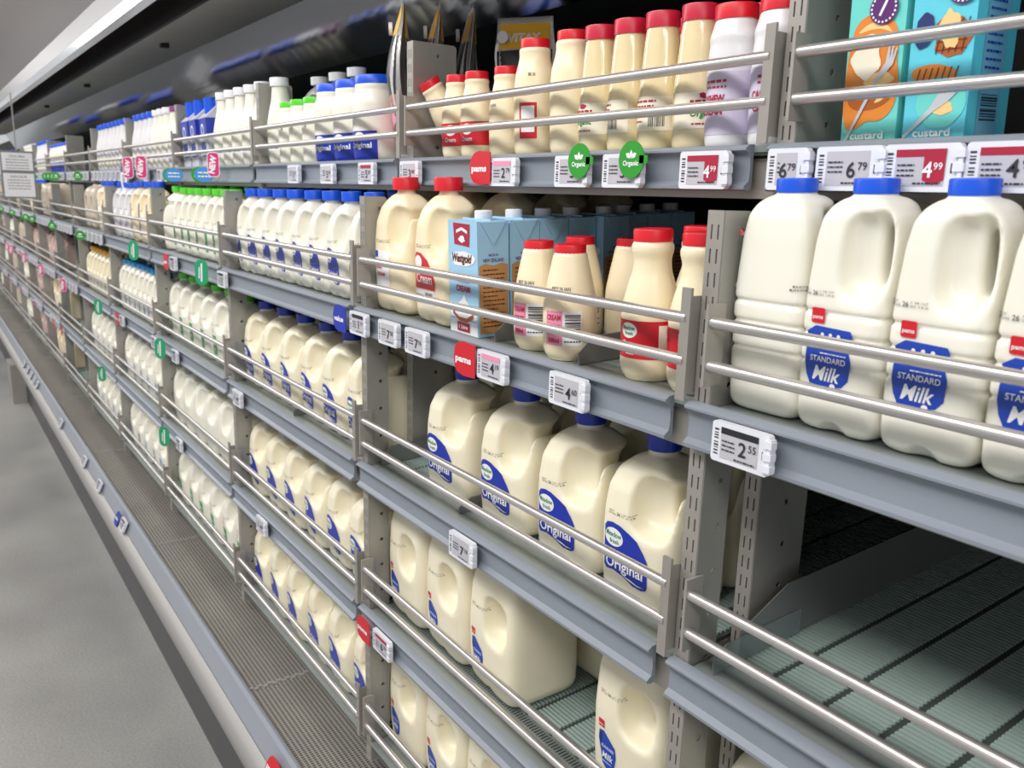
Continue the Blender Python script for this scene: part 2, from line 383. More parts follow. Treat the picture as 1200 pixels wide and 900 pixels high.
K_(MB().prism_x([(-.052, Z(.458)), (-.046, Z(.458)), (-.030, Z(.53)), (.3, Z(.62)), (.3, Z(.63)), (-.036, Z(.54))], XL, XR), 'fascia', M['fascia'])
pm = MB()
for x in (-1.05, -2.45, -3.9, -5.3):
    pm.box(x-.012, x+.012, .14, .165, Z(.425), Z(.452))
K_(pm, 'sensor_box', M['darkcav'])

# ------------------------------------------------------------------ posts
def slotted(x0, x1, z0, z1, y, pitch=.0205, slot=.0125):
    mb = MB(); xs = [x0, x0+.0045, x0+.0062, x1-.0062, x1-.0045, x1]; z = z0; odd = 0
    zs = [z0]
    n = int((z1-z0-.006)/pitch)
    for i in range(n): zs += [z1-.004-(n-i)*pitch+.0, z1-.004-(n-i)*pitch+slot]
    zs.append(z1); zs = sorted(zs)
    V = [(x, y, z) for z in zs for x in xs]; m_ = len(xs); F = []
    for j in range(len(zs)-1):
        for i in range(m_-1):
            if j % 2 == 1 and i in (1, 3): continue
            F.append((j*m_+i, j*m_+i+1, (j+1)*m_+i+1, (j+1)*m_+i))
    mb.add(V, F); return mb
def holed(y0, y1, z0, z1, x, pitch=.045, r=.003):
    bm = bmesh.new()
    def loop(P):
        vs = [bm.verts.new((x, a, b)) for a, b in P]
        return [bm.edges.new((vs[i], vs[(i+1) % len(vs)])) for i in range(len(vs))]
    rr = .006
    P = [(y0, z0), (y1, z0)]+[(y1-rr+rr*math.cos(a), z1-rr+rr*math.sin(a)) for a in [0, .4, .8, 1.2, PI/2]]+[(y0, z1)]
    E_ = loop(P); z = z1-.018
    while z > z0+.01:
        E_ += loop([((y0+y1)/2+.005+r*math.cos(2*PI*i/10), z+r*math.sin(2*PI*i/10)) for i in range(10)]); z -= pitch
    bmesh.ops.triangle_fill(bm, edges=E_, use_beauty=True)
    me = bpy.data.meshes.new('side_plate'); bm.to_mesh(me); bm.free(); return me
def make_post(label, zt, zb, depth, name='slotted_post', cat='post'):
    t = thing(name, label, cat)
    a = slotted(0, .018, zb, zt, 0).build('front_face', M['steel'], t)
    md = a.modifiers.new('s', 'SOLIDIFY'); md.thickness = .0016; md.offset = 0
    b = link_mesh('side_plate', holed(0, depth, zb, zt, .018), M['steel_side'], t)
    md = b.modifiers.new('s', 'SOLIDIFY'); md.thickness = .0016; md.offset = 0
    MB().box(0, .0016, 0.001, depth, zb, zt-.002).build('side_plate', M['steel_side'], t)
    return t
ORD = ['nearest', 'second-nearest', 'third-nearest', 'fourth-nearest', 'fifth-nearest', 'sixth-nearest', 'seventh-nearest', 'eighth-nearest', 'ninth-nearest', 'tenth-nearest', 'eleventh-nearest', 'twelfth-nearest', 'thirteenth-nearest']
fp = make_post('short slotted front post, nearest of the row, beside the blank-sided milk bottle', .172, -.80, .036)
rp_ = make_post('tall slotted rear upright, nearest of the row, between cashew cream and custard cartons', .222, -1.018, .075, 'slotted_upright', 'upright')
NB = 12
for k in range(NB+1):
    x = -k*W; lf = f'short slotted front post, {ORD[k]} of the row'; lr = f'tall slotted rear upright, {ORD[k]} of the row'
    p = (x, .0058, Z(-.18)); q = (x+.0012, .0868, H)
    if k == 0: fp.location = p; rp_.location = q
    else: dup(fp, p, 0, lf, 'front posts of the shelving'); dup(rp_, q, 0, lr, 'rear uprights of the shelving')
fp['group'] = 'front posts of the shelving'; rp_['group'] = 'rear uprights of the shelving'
lx = dup(fp, (W, -.003, Z(-.18)), 0, 'x'); 
for o in [lx]+list(lx.children): bpy.data.objects.remove(o)
# ------------------------------------------------------------------ shelves, rails
def make_shelf():
    t = thing('wire_shelf', '', 'shelf'); x0, x1 = .021, .698
    dpt = .60
    MB().box(x0, x1, .004, dpt, -.006, -.003).build('tray', M['matdark'], t)
    mb = MB(); y = .055
    while y < dpt-.01:
        x = x0+.004
        while x < x1-.01:
            xe = min(x+.047, x1-.004); mb.box(x, xe, y, y+.0034, -.003, 0); x += .054
        y += .0062
    mb.build('ribbed_mat', M['mat'], t)
    mb = MB().box(x0, x1, .003, .040, -.003, .0).box(x0, x1, .0030, .0055, 0, .003).box(x0, x1, .052, .054, -.003, 0)
    x = x0+.002
    while x < x1-.004: mb.box(x, x+.0028, .040, .052, -.003, 0); x += .0052
    mb.build('front_comb', M['tray'], t)
    P = [(.004, .004), (-.003, .004), (-.008, .001), (-.008, -.001), (-.004, -.004), (-.0015, -.008), (-.001, -.018), (-.0025, -.029), (-.0085, -.033), (-.0085, -.036), (-.004, -.0375), (.002, -.037), (.003, -.006), (.004, -.004)]
    MB().prism_x(P, x0-.020, x1-.020).build('price_rail', M['lip'], t, smooth=True)
    MB().box(x0+.0, x1, .010, .030, -.045, -.0085).box(x0, x0+.012, .03, dpt, -.03, -.008).box(x1-.012, x1, .03, dpt, -.03, -.008).build('support_frame', M['steel'], t)
    return t
def make_rail():
    t = thing('guard_rail', '', 'rail')
    for z in (.078, .040): MB().tube((.021, -.004, z), (.694, -.004, z), .0052).build('rail_bar', M['rail'], t, smooth=True)
    MB().box(.688, .699, -.0075, -.0045, .004, .105).box(.6975, .699, -.0045, .012, .010, .098).build('bracket', M['steel'], t)
    MB().box(.0195, .0225, -.010, .012, .022, .094).build('bracket', M['steel'], t)
    return t
sh0 = make_shelf(); ra0 = make_rail(); first = [True, True]
SHN = list(LV)
for k in range(-1, NB):      # bay k spans X from -(k+1)W to -kW ; nearest bay is k=-1 here
    for sname in SHN:
        b = k+1
        if b == 0 and sname in ('bottom',): continue
        lab = f'grey ribbed wire shelf, {sname} level, {ORD[b]} bay'
        loc = (-(k+1)*W, YF[sname], Z(LV[sname]))
        lr = f'pair of steel guard bars along the {sname} shelf front, {ORD[b]} bay'
        if first[0]: o = sh0; o.location = loc; o.rotation_euler = (TILT, 0, 0); o['label'] = lab; first[0] = False
        else: o = dup(sh0, loc, 0, lab, 'wire shelves', tilt=TILT)
        if sname == 'bottom':
            for ch in list(o.children):
                if ch.name.startswith(('price_rail', 'support_frame')): bpy.data.objects.remove(ch)
        if first[1]: o2 = ra0; o2.location = loc; o2['label'] = lr; first[1] = False
        else: o2 = dup(ra0, loc, 0, lr, 'guard rails')
sh0['group'] = 'wire shelves'; ra0['group'] = 'guard rails'

# ------------------------------------------------------------------ bottle prototypes
def smax(a, b, k): return np.maximum(a, b)+np.maximum(k-np.abs(a-b), 0)**2/(4*k)
def smin(a, b, k): return -smax(-a, -b, k)
def jug_mesh(zz, aw, bd, neck, zn, recess, hole, n=4.5, cx=0, ribs=None, h=.0026, xoff=None, slant=0):
    fz = np.linspace(-.01, zn+.01, 260)
    def sm(v):
        y = np.interp(fz, zz, v); kk = np.ones(9)/9; yp = np.pad(y, 4, mode='edge'); return np.convolve(yp, kk, 'valid')
    A, B = sm(aw), sm(bd); XO = sm(xoff) if xoff else np.zeros_like(A)
    if ribs:
        for zr in ribs: B = B-.0024*np.exp(-((fz-zr)/.0017)**2); A = A-.0024*np.exp(-((fz-zr)/.0017)**2)
    def Fn(X, Y, Z_):
        a = np.interp(Z_, fz, A); b = np.interp(Z_, fz, B); xo = np.interp(Z_, fz, XO)
        q = ((np.abs((X-xo)/a)**n+np.abs(Y/b)**n)+1e-12)**(1/n)
        f = (q-1)*np.minimum(a, b); f = smax(f, .0-Z_, .006)
        f = smax(f, Z_-(zz[-1]), .004)
        nk = np.maximum(np.sqrt((X-cx)**2+Y**2)-neck, np.maximum(Z_-zn, zz[-1]-.02-Z_)); f = smin(f, nk, .005)
        for (xr, yr, zr, rx, ry, rz, m_, kk) in recess:
            for sg in (-1, 1):
                q = ((np.abs((X-xr-slant*(Z_-zr))/rx)**m_+np.abs((Y-sg*yr)/ry)**m_+np.abs((Z_-zr)/rz)**m_)+1e-12)**(1/m_)
                f = smax(f, -(q-1)*min(rx, ry, rz), kk)
        if hole:
            xh, zh, rx, rz = hole
            q = ((np.abs((X-xh-slant*(Z_-zh))/rx)**2.6+np.abs((Z_-zh)/rz)**2.6)+1e-12)**(1/2.6); f = smax(f, -(q-1)*rx, .006)
        for sg in (-1, 1):      # arch in the foot
            q = np.sqrt(X**2+(Y-sg*max(bd))**2+(Z_+.003)**2)-.013; f = smax(f, -q, .004)
        return f
    mxa = max(aw)+.008+(max(xoff) if xoff else 0); mxb = max(bd)+.008
    return nets(Fn, (-mxa, -mxb, -.008), (mxa, mxb, zn+.008), h)
def cap_mb(rad, z0, z1, cx=0, n=48):
    prof = [(rad*.99, z0), (rad, z0+.001), (rad, z1-.0015), (rad*.96, z1-.0003), (rad*.8, z1)]
    return MB().lathe(prof, n, cx, mod=lambda i, k: (1.0 if i % 2 else .975) if k in (1, 2) else 1)
BODY = {}
def body_me(kind, scale=(1, 1, 1)):
    if kind not in BODY:
        if kind == 'two_litre':      # rounded jug, handle on the right
            BODY[kind] = jug_mesh([0, .004, .012, .03, .075, .100, .126, .145, .156, .163], [.049, .0535, .0555, .0558, .0558, .0550, .0505, .0410, .029, .0180], [.043, .047, .049, .050, .050, .0485, .045, .037, .027, .0180],
                                  .0155, .172, [(.0195, .062, .1165, .0270, .044, .0345, 3.2, .0055)], (.0365, .119, .0065, .022), n=5.5, cx=-.004, xoff=[0, 0, 0, 0, 0, -.0, -.001, -.003, -.004, -.004])
        elif kind == 'three_litre':
            BODY[kind] = jug_mesh([0, .004, .014, .05, .10, .15, .172, .184, .192, .197], [.052, .057, .061, .062, .0615, .058, .054, .047, .036, .019], [.050, .055, .059, .060, .0595, .056, .051, .043, .032, .019],
                                  .0165, .203, [(.017, .070, .116, .028, .046, .034, 2.8, .006)], (.024, .116, .011, .017), n=6.5, cx=0)
        elif kind == 'ribbed_litre':
            BODY[kind] = jug_mesh([0, .004, .01, .03, .078, .100, .118, .150, .168, .178, .183], [.032, .0355, .0375, .038, .038, .0375, .0365, .034, .031, .025, .017], [.032, .0355, .0375, .038, .038, .0375, .0365, .034, .031, .025, .017],
                                  .0155, .187, [(.014, .040, .141, .0185, .026, .032, 3.6, .006)], (.0215, .141, .0042, .023), n=6.5, cx=-.002, ribs=[.034, .056, .079, .096], h=.0018)
    P, F = BODY[kind]
    me = bpy.data.meshes.new('body'); me.from_pydata([tuple(float(p[i]*scale[i]) for i in range(3)) for p in P], [], F); me.update()
    return me
def pams_mark(fl_red, fl_w, x, z, w, h, sq=True):
    fl_red.rrect(x, x+w, z, z+h, w*.12); fl_w.text('pams', x+w/2, z+h*.3, h*.26, .02, w=w*.78)
def make_jug(name, kind, label, mbody, cap, scale=(1, 1, 1), art=None, capr=.0185, capz=(.169, .186), cx=-.004, date=True, datez=.097, shift=.007):
    t = thing(name, label, 'bottle'); sx, sy, sz = scale
    b = link_mesh('body', body_me(kind, scale), M[mbody], t, smooth=True)
    cap_mb(capr*min(1, (sx+.08)), capz[0]*sz, capz[1]*sz, cx*sx).build('cap', M[cap], t, smooth=True)
    if kind == 'ribbed_litre':
        wf = lambda off: (lambda x, z: (x, -.038*sy*max(1e-6, 1-abs(x/(.038*sx))**6.5)**(1/6.5)*(1 if z < .1 else 1-.9*(z-.1))-off, z))
        fn, fn2, fn3 = wf(.0004), wf(.0008), wf(.0011)
    else: fn = bvh_wrap(b, .0005); fn2 = bvh_wrap(b, .0009); fn3 = bvh_wrap(b, .0012)
    S = lambda fl: fl
    def W_(fl, nm, m, par, f, step=.008):
        fl.V = [((v[0]+shift)*sx, v[1]*sz) for v in fl.V]; return fl.wrap(nm, M[m], par, f, step)
    if date: W_(Flat().text('BEST', -0.0400, datez+.0026, .0018, .0, w=.008).text('BEFORE', -0.0390, datez-.0002, .0018, .0, w=.011).text('26', -0.0295, datez, .0036, .02).text('1 34 127', -0.0185, datez+.0024, .0018, .0, w=.013).text('01 14 0', -0.0185, datez-.0002, .0018, .0, w=.013), 'date_stamp', 'inkgrey', t, fn)
    if art == 'original':
        F0 = Flat().poly([(-.051, .034), (-.046, .031), (-.034, .033), (-.020, .030), (-.005, .024), (.008, .0235), (.014, .026), (.0155, .030), (.0155, .058), (.010, .066), (0, .077), (-.012, .082), (-.026, .0868), (-.037, .088), (-.046, .086), (-.0505, .081)])
        lb = W_(F0, 'label', 'p_deepblue', t, fn)
        lg = W_(Flat().ell(-.0345, .0715, .0145, .0105), 'emblem', 'p_white', lb, fn2)
        lt = Flat().text('Meadow', -.0345, .0720, .0062, .012, w=.024).text('fresh', -.033, .0645, .0052, .012, w=.014); W_(lt, 'lettering', 'p_leaf', lb, fn3)
        W_(Flat().text('Original', -.0185, .0360, .0125, .022, w=.056), 'lettering', 'p_white', lb, fn2)
        W_(Flat().poly([(-.020, .0315), (-.008, .0305), (.002, .0278), (.012, .0275), (.002, .0262), (-.010, .0285)]), 'wave', 'p_white', lb, fn2)
    elif art == 'pams3':
        lb = W_(Flat().poly([(-.044, .072), (-.036, .074), (-.016, .060), (-.016, .056), (-.014, .048), (-.018, .030), (-.030, .024), (-.038, .030), (-.040, .044), (-.045, .060)]), 'label', 'p_blue', t, fn)
        W_(Flat().text('STANDARD', -.0285, .0525, .0038, .012, w=.022).text('Milk', -.0285, .0385, .0090, .02, .25, w=.019).dashes(-.037, -.022, .0335, .0014, 2), 'lettering', 'p_white', lb, fn2)
        rs = Flat(); ws = Flat(); pams_mark(rs, ws, -.046, .077, .011, .010); r_ = W_(rs, 'brand_square', 'p_red', t, fn); W_(ws, 'lettering', 'p_white', r_, fn2)
    elif art == 'pams1':
        lb = W_(Flat().poly([(-.0345, .0800), (-.026, .0855), (.006, .0845), (.0085, .080), (.005, .073), (.001, .072), (-.002, .074), (-.026, .075), (-.030, .072)]).poly([(-.034, .066), (-.033, .069), (-.028, .0675), (.006, .0685), (.0085, .061), (.0075, .046), (.002, .040), (-.012, .0375), (-.028, .039), (-.032, .046), (-.0345, .056)]), 'label', 'p_blue', t, fn)
        W_(Flat().text('STANDARD', -.0125, .0575, .0046, .012, w=.033).text('Milk', -.0125, .0430, .0115, .02, .25, w=.026).dashes(-.020, .004, .0640, .0012, 2).ell(-.006, .0395, .0026, .0022), 'lettering', 'p_white', lb, fn2)
        W_(Flat().ell(-.019, .0790, .0016, .0016).ell(-.0115, .0792, .0016, .0016).ell(-.004, .0792, .0016, .0016), 'dots', 'p_white', lb, fn2)
        rs = Flat(); ws = Flat(); pams_mark(rs, ws, -.0305, .0875, .0125, .0120); r_ = W_(rs, 'brand_square', 'p_red', t, fn2); W_(ws, 'lettering', 'p_white', r_, fn3)
    elif art == 'green':
        lb = W_(Flat().rect(-.046, -.008, .022, .072), 'label', 'p_green', t, fn)
        W_(Flat().text('Lite', -.028, .050, .009, .02, .2, w=.022).text('Milk', -.028, .034, .009, .02, .2, w=.022), 'lettering', 'p_white', lb, fn2)
        W_(Flat().poly([(-.045, .09), (-.040, .09), (-.034, .078), (-.040, .078)]), 'flash', 'p_red', t, fn)
    elif art == 'ltblue':
        lb = W_(Flat().poly([(-.048, .026), (-.008, .022), (-.004, .040), (-.010, .062), (-.040, .066)]), 'label', 'p_ltblue', t, fn)
        W_(Flat().text('Trim', -.027, .042, .012, .04, .2, w=.03), 'lettering', 'p_white', lb, fn2)
    elif art == 'creamred':
        lb = W_(Flat().poly([(-.050, .044), (.014, .044), (.016, .054), (.008, .068), (-.008, .082), (-.028, .090), (-.044, .091), (-.050, .086)]), 'label', 'p_red', t, fn)
        W_(Flat().text('Cream', -.018, .052, .0125, .02, w=.05), 'lettering', 'p_white', lb, fn2)
        W_(Flat().ell(-.036, .078, .012, .009), 'emblem', 'p_white', lb, fn2)
        lo = W_(Flat().rect(-.050, .012, .024, .043), 'lower_label', 'p_white', t, fn)
        W_(Flat().bars(-.016, .008, .026, .040, 12).dashes(-.046, -.02, .034, .003, 4).dashes(-.046, -.02, .028, .003, 5), 'print', 'p_dark', lo, fn2)
    elif art == 'whitelabel':
        lb = W_(Flat().rect(-.050, -.002, .026, .086), 'label', 'p_white', t, fn)
        W_(Flat().rect(-.048, -.038, .076, .085), 'brand_square', 'p_blue', lb, fn2)
        W_(Flat().dashes(-.046, -.018, .066, .004, 4).dashes(-.046, -.026, .060, .003, 5).text('CREAM', -.030, .050, .005, .02, w=.026), 'print', 'p_red', lb, fn2)
    elif art == 'stripe':
        lb = W_(Flat().rect(-.046, -.020, .020, .12), 'label', 'p_deepblue', t, fn)
        W_(Flat().text('MILK', -.033, .06, .010, .03, w=.02), 'lettering', 'p_white', lb, fn2)
    elif art == 'band':
        lb = W_(Flat().rect(-.046, .010, .026, .058), 'label', 'p_lilac', t, fn)
        W_(Flat().dashes(-.04, .004, .044, .005, 7).dashes(-.04, .0, .034, .004, 8), 'print', 'p_blue', lb, fn2)
    return t
PR = {}
S1L = (.74, .78, .94)
PR['orig2'] = make_jug('milk_jug', 'two_litre', '', 'milk', 'cap_navy', art='original', date=True)
PR['orig1'] = make_jug('milk_bottle', 'two_litre', '', 'milk_cool', 'cap_blue', S1L, 'original', capr=.0205)
PR['green1'] = make_jug('milk_bottle', 'two_litre', '', 'milk_cool', 'cap_green', (.655, .78, .94), 'green', capr=.0205)
PR['green2'] = make_jug('milk_jug', 'two_litre', '', 'milk_cool', 'cap_green', art='green')
PR['plain2'] = make_jug('milk_jug', 'two_litre', '', 'milk_cool', 'cap_green', art=None, date=False)
PR['blue2'] = make_jug('milk_jug', 'two_litre', '', 'milk_cool', 'cap_cyan', art='ltblue')
PR['blue1'] = make_jug('milk_bottle', 'two_litre', '', 'milk_cool', 'cap_cyan', (.62, .72, .93), art='ltblue', capr=.023)
PR['yellow1'] = make_jug('milk_bottle', 'two_litre', '', 'milk', 'cap_yellow', (.66, .74, .93), art='band', capr=.021)
PR['pink1'] = make_jug('milk_bottle', 'two_litre', '', 'pinkish', 'cap_brown', (.85, .8, .96), art=None, date=False)
PR['red2a'] = make_jug('cream_jug', 'two_litre', '', 'cream', 'cap_red', (1, .76, 1.065), 'whitelabel', capr=.020)
PR['red2b'] = make_jug('cream_jug', 'two_litre', '', 'cream', 'cap_red', (1, .76, 1.065), 'creamred', capr=.020)
PR['pams3'] = make_jug('milk_jug', 'three_litre', '', 'milk', 'cap_navy', art='pams3', capr=.0195, capz=(.199, .213), cx=0, datez=.122, shift=.003)
PR['pams1'] = make_jug('milk_bottle', 'ribbed_litre', '', 'milk_cool', 'cap_blue', (.965, .965, 1), art='pams1', capr=.0166, capz=(.1855, .197), cx=-.002, datez=.109)
PR['white1'] = make_jug('milk_bottle', 'two_litre', '', 'white_plastic', 'cap_blue', (.74, .78, .98), 'band', capr=.0205)
PR['cream1'] = make_jug('milk_bottle', 'two_litre', '', 'cream', 'cap_blue', (.86, .82, 1.0), 'stripe', capr=.0205)
PR['creamwide'] = make_jug('milk_jug', 'three_litre', '', 'beige', 'cap_brown', (.9, .9, .84), art=None, date=False)
PR['grey1'] = make_jug('milk_bottle', 'two_litre', '', 'grey_plastic', 'cap_white', (.82, .80, 1.0), art=None, capr=.0215, date=False)

def make_round(name, label, cat, prof, mbody, cap, capr, capz, arts=(), n=44):
    t = thing(name, label, cat); MB().lathe(prof, n).build('body', M[mbody], t, smooth=True)
    if cap: cap_mb(capr, *capz).build('cap', M[cap], t, smooth=True)
    w_ = {}
    for (nm, m, fl, lvl, par, a0) in arts:
        w_[nm] = fl.wrap(nm, M[m], w_.get(par, t), lathe_wrap(prof, .0004+lvl*.0004, a0), .0035)
    return t
def sp(P, n=28):        # smooth profile
    P = np.array(P); tt = np.r_[0, np.cumsum(np.hypot(*np.diff(P, axis=0).T))]; q = np.linspace(0, tt[-1], n*3)
    r_ = np.interp(q, tt, P[:, 0]); z_ = np.interp(q, tt, P[:, 1]); k = np.ones(5)/5
    r2 = np.convolve(np.pad(r_, 2, mode='edge'), k, 'valid'); z2 = np.convolve(np.pad(z_, 2, mode='edge'), k, 'valid'); z2[0] = P[0, 1]
    return list(zip(r2, z2))
coneP = sp([(.024, 0), (.0285, .006), (.0305, .014), (.0305, .052), (.0295, .066), (.025, .088), (.0195, .112), (.0185, .117), (.0165, .118)])
PR['cone'] = make_round('cream_bottle', '', 'bottle', coneP, 'cream', 'cap_red', .0175, (.1165, .1265), [
    ('label', 'p_pink', Flat().rect(-.014, .008, .018, .056), 0, None, .15), ('print', 'p_maroon', Flat().text('CREAM', -.003, .046, .006, .02, w=.018).dashes(-.012, .006, .039, .0024, 1).dashes(-.012, .006, .034, .0018, 5).dashes(-.012, .006, .030, .0018, 6).text('500ml', -.003, .021, .005, .02, w=.014), 1, 'label', .15),
    ('barcode_panel', 'p_white', Flat().rect(.008, .030, .018, .056), 0, None, .15), ('barcode', 'p_dark', Flat().bars(.011, .028, .036, .053, 9, False).dashes(.010, .028, .028, .0018, 3).dashes(.010, .028, .022, .0018, 4), 1, 'barcode_panel', .15),
    ('date_stamp', 'inkgrey', Flat().text('BEST 26 JAN', .004, .078, .004, .02, w=.026), 0, None, .15)])
redP = sp([(.024, 0), (.0285, .006), (.0300, .014), (.0300, .020), (.0295, .022), (.0295, .062), (.0300, .064), (.0290, .074), (.0245, .092), (.0195, .108), (.0185, .120), (.0205, .126), (.0215, .131), (.0195, .136), (.0175, .138)])
PR['hour'] = make_round('cream_bottle', '', 'bottle', redP, 'cream', 'cap_red', .0195, (.137, .149), [
    ('label', 'p_red', Flat().rect(-.0925, .0925, .023, .061), 0, None, 0), ('emblem', 'p_white', Flat().ell(-.004, .051, .0105, .0078), 1, 'label', 0),
    ('lettering', 'p_leaf', Flat().text('Meadow', -.004, .0515, .0042, .02, w=.016).text('fresh', -.003, .0465, .0036, .02, w=.010), 2, 'emblem', 0),
    ('title', 'p_white', Flat().text('Cream', -.002, .034, .0065, .02, w=.022).text('500ml', -.002, .027, .003, .02, w=.01), 1, 'label', 0),
    ('back_panel', 'p_cream', Flat().rect(.028, .055, .026, .057), 1, 'label', 0)])
smallP = sp([(.020, 0), (.0235, .004), (.025, .010), (.025, .055), (.0235, .070), (.0185, .092), (.0165, .100), (.018, .106), (.0155, .108)])
PR['smallred'] = make_round('cream_bottle', '', 'bottle', smallP, 'cream', 'cap_red', .0165, (.107, .118), [
    ('label', 'p_red', Flat().rect(-.075, .075, .018, .050), 0, None, 0), ('emblem', 'p_white', Flat().ell(.004, .040, .009, .0075), 1, 'label', 0), ('leaf', 'p_leaf', Flat().blob(.004, .040, .006, .004, 3), 2, 'emblem', 0),
    ('title', 'p_white', Flat().text('Cream', .003, .024, .006, .02, w=.018), 1, 'label', 0)])
PR['smallplain'] = make_round('cream_bottle', '', 'bottle', smallP, 'cream', 'cap_red', .0165, (.107, .118), [('date_stamp', 'inkgrey', Flat().text('26 JAN', 0, .066, .004, .02, w=.014), 0, None, 0)])
tallP = sp([(.022, 0), (.026, .004), (.0275, .010), (.0275, .080), (.0255, .100), (.0205, .118), (.0195, .126), (.021, .131), (.018, .133)])
PR['tallcream'] = make_round('cream_bottle', '', 'bottle', tallP, 'cream', 'cap_red', .0185, (.132, .144), [
    ('label', 'p_red', Flat().rect(-.004, .020, .022, .066), 0, None, .1), ('panel', 'p_white', Flat().rect(-.001, .017, .030, .062), 1, 'label', .1), ('date_stamp', 'inkgrey', Flat().text('BB 26', .008, .098, .004, .02, w=.010), 0, None, .3)])
orgP = sp([(.020, 0), (.0238, .003), (.0245, .008), (.0245, .052), (.0235, .066), (.0205, .092), (.0180, .118), (.0170, .126), (.0165, .127)])
PR['organic'] = make_round('cream_bottle', '', 'bottle', orgP, 'cream_glossy', 'cap_crimson', .0182, (.126, .142), [
    ('label', 'p_cream', Flat().rect(-.034, .034, .022, .057), 0, None, .1), ('cow', 'p_maroon', Flat().blob(.0, .0535, .0055, .003, 4).dashes(-.014, .014, .047, .0028, 3).dashes(-.012, .012, .043, .0024, 9).dashes(-.012, .012, .0255, .002, 8), 1, 'label', .1),
    ('lettering', 'p_leaf', Flat().text('Organic', 0, .0335, .0072, .03, .25, w=.027), 1, 'label', .1)])
PR['barcodecream'] = make_round('cream_bottle', '', 'bottle', orgP, 'cream_glossy', 'cap_crimson', .0182, (.126, .142), [
    ('label', 'p_cream', Flat().rect(-.034, .034, .022, .057), 0, None, .1), ('print', 'p_maroon', Flat().dashes(-.020, .012, .051, .0026, 3).dashes(-.020, .010, .046, .0026, 4).dashes(-.022, -.004, .036, .002, 5).dashes(-.022, -.004, .031, .002, 6), 1, 'label', .1),
    ('barcode', 'p_dark', Flat().bars(.004, .022, .026, .038, 14), 1, 'label', .1)])
cashP = sp([(.021, 0), (.0245, .003), (.0255, .008), (.0255, .058), (.0250, .085), (.0235, .098), (.0245, .104), (.0215, .112), (.0200, .119), (.0185, .121)])
PR['cashew'] = make_round('cream_bottle', '', 'bottle', cashP, 'white_plastic', 'cap_red', .0205, (.120, .134), [
    ('label', 'p_lilac', Flat().rect(-.078, .078, .014, .072), 0, None, 0), ('lettering', 'p_maroon', Flat().text('CASHEW', -.006, .044, .0070, .045, w=.030).text('CREAM', -.006, .033, .0070, .045, w=.026).dashes(-.014, .010, .062, .0032, 3).dashes(-.014, .010, .057, .0026, 4), 1, 'label', 0)])
shakeP = sp([(.026, 0), (.031, .005), (.033, .014), (.033, .080), (.028, .105), (.020, .135), (.017, .155), (.0165, .165)])
PR['tallwhite'] = make_round('milk_bottle', '', 'bottle', shakeP, 'milk_cool', 'cap_white', .020, (.164, .182), [('label', 'p_white', Flat().rect(-.03, .03, .03, .045), 0, None, .2), ('print', 'p_dark', Flat().dashes(-.02, .02, .035, .005, 3), 1, 'label', .2)])
PR['tallblue'] = make_round('milk_bottle', '', 'bottle', shakeP, 'white_plastic', 'cap_blue', .020, (.164, .182), [('label', 'p_cream', Flat().rect(-.05, .05, .02, .05), 0, None, 0), ('print', 'p_navyprint' if False else 'p_deepblue', Flat().dashes(-.03, .02, .034, .008, 3), 1, 'label', 0)])
yogP = sp([(.026, 0), (.031, .004), (.032, .012), (.0315, .085), (.028, .098), (.025, .104), (.026, .112), (.024, .116)])
PR['greencap'] = make_round('milk_bottle', '', 'bottle', yogP, 'milk_cool', 'cap_green', .0255, (.115, .127), [('date_stamp', 'inkgrey', Flat().text('26', 0, .07, .005, .02), 0, None, .3)])
PR['bluecap'] = make_round('milk_bottle', '', 'bottle', sp([(.034, 0), (.041, .005), (.042, .014), (.0415, .100), (.037, .114), (.034, .120), (.035, .128), (.033, .132)]), 'milk_cool', 'cap_blue', .0345, (.130, .145), [
    ('label', 'p_deepblue', Flat().rect(-.035, .035, .004, .052), 0, None, .25), ('emblem', 'p_white', Flat().ell(0, .043, .012, .007), 1, 'label', .25), ('lettering', 'p_white', Flat().text('Original', 0, .024, .009, .03, w=.05), 1, 'label', .25), ('date_stamp', 'inkgrey', Flat().text('26 JAN', 0, .075, .004, .02), 0, None, .4)])
PR['purplecap'] = make_round('milk_bottle', '', 'bottle', shakeP, 'milk_cool', 'cap_purple', .018, (.164, .180), [('label', 'p_lilac', Flat().rect(-.03, .03, .02, .05), 0, None, 0)])

# cartons
def carton_top(mb, w_, d_, h_):
    # flat-topped carton with a folded triangular ear on the right and left sides
    mb.box(-w_/2, w_/2, -d_/2, d_/2, 0, h_)
    for s in (-1, 1):
        x = s*w_/2
        mb.add([(x, -d_/2+.004, h_), (x, d_/2-.004, h_), (x+s*.0016, 0, h_-.030), (x+s*.0016, -d_/2+.004, h_-.001), (x+s*.0016, d_/2-.004, h_-.001)], [(3, 4, 2), (0, 3, 2), (1, 2, 4), (0, 1, 4, 3)])
    mb.box(-w_/2+.002, w_/2-.002, -.002, .002, h_, h_+.002)
    return mb
def on_face(fl, nm, m, par, face, w_, d_, lvl=1):
    o_ = .0002+.00035*lvl
    f = {'front': lambda x, z: (x, -d_/2-o_, z), 'right': lambda x, z: (w_/2+o_, x, z), 'top': lambda x, z: (x, z, 0)}[face]
    return mesh(nm, [f(*v) for v in fl.V], fl.F, M[m], par)
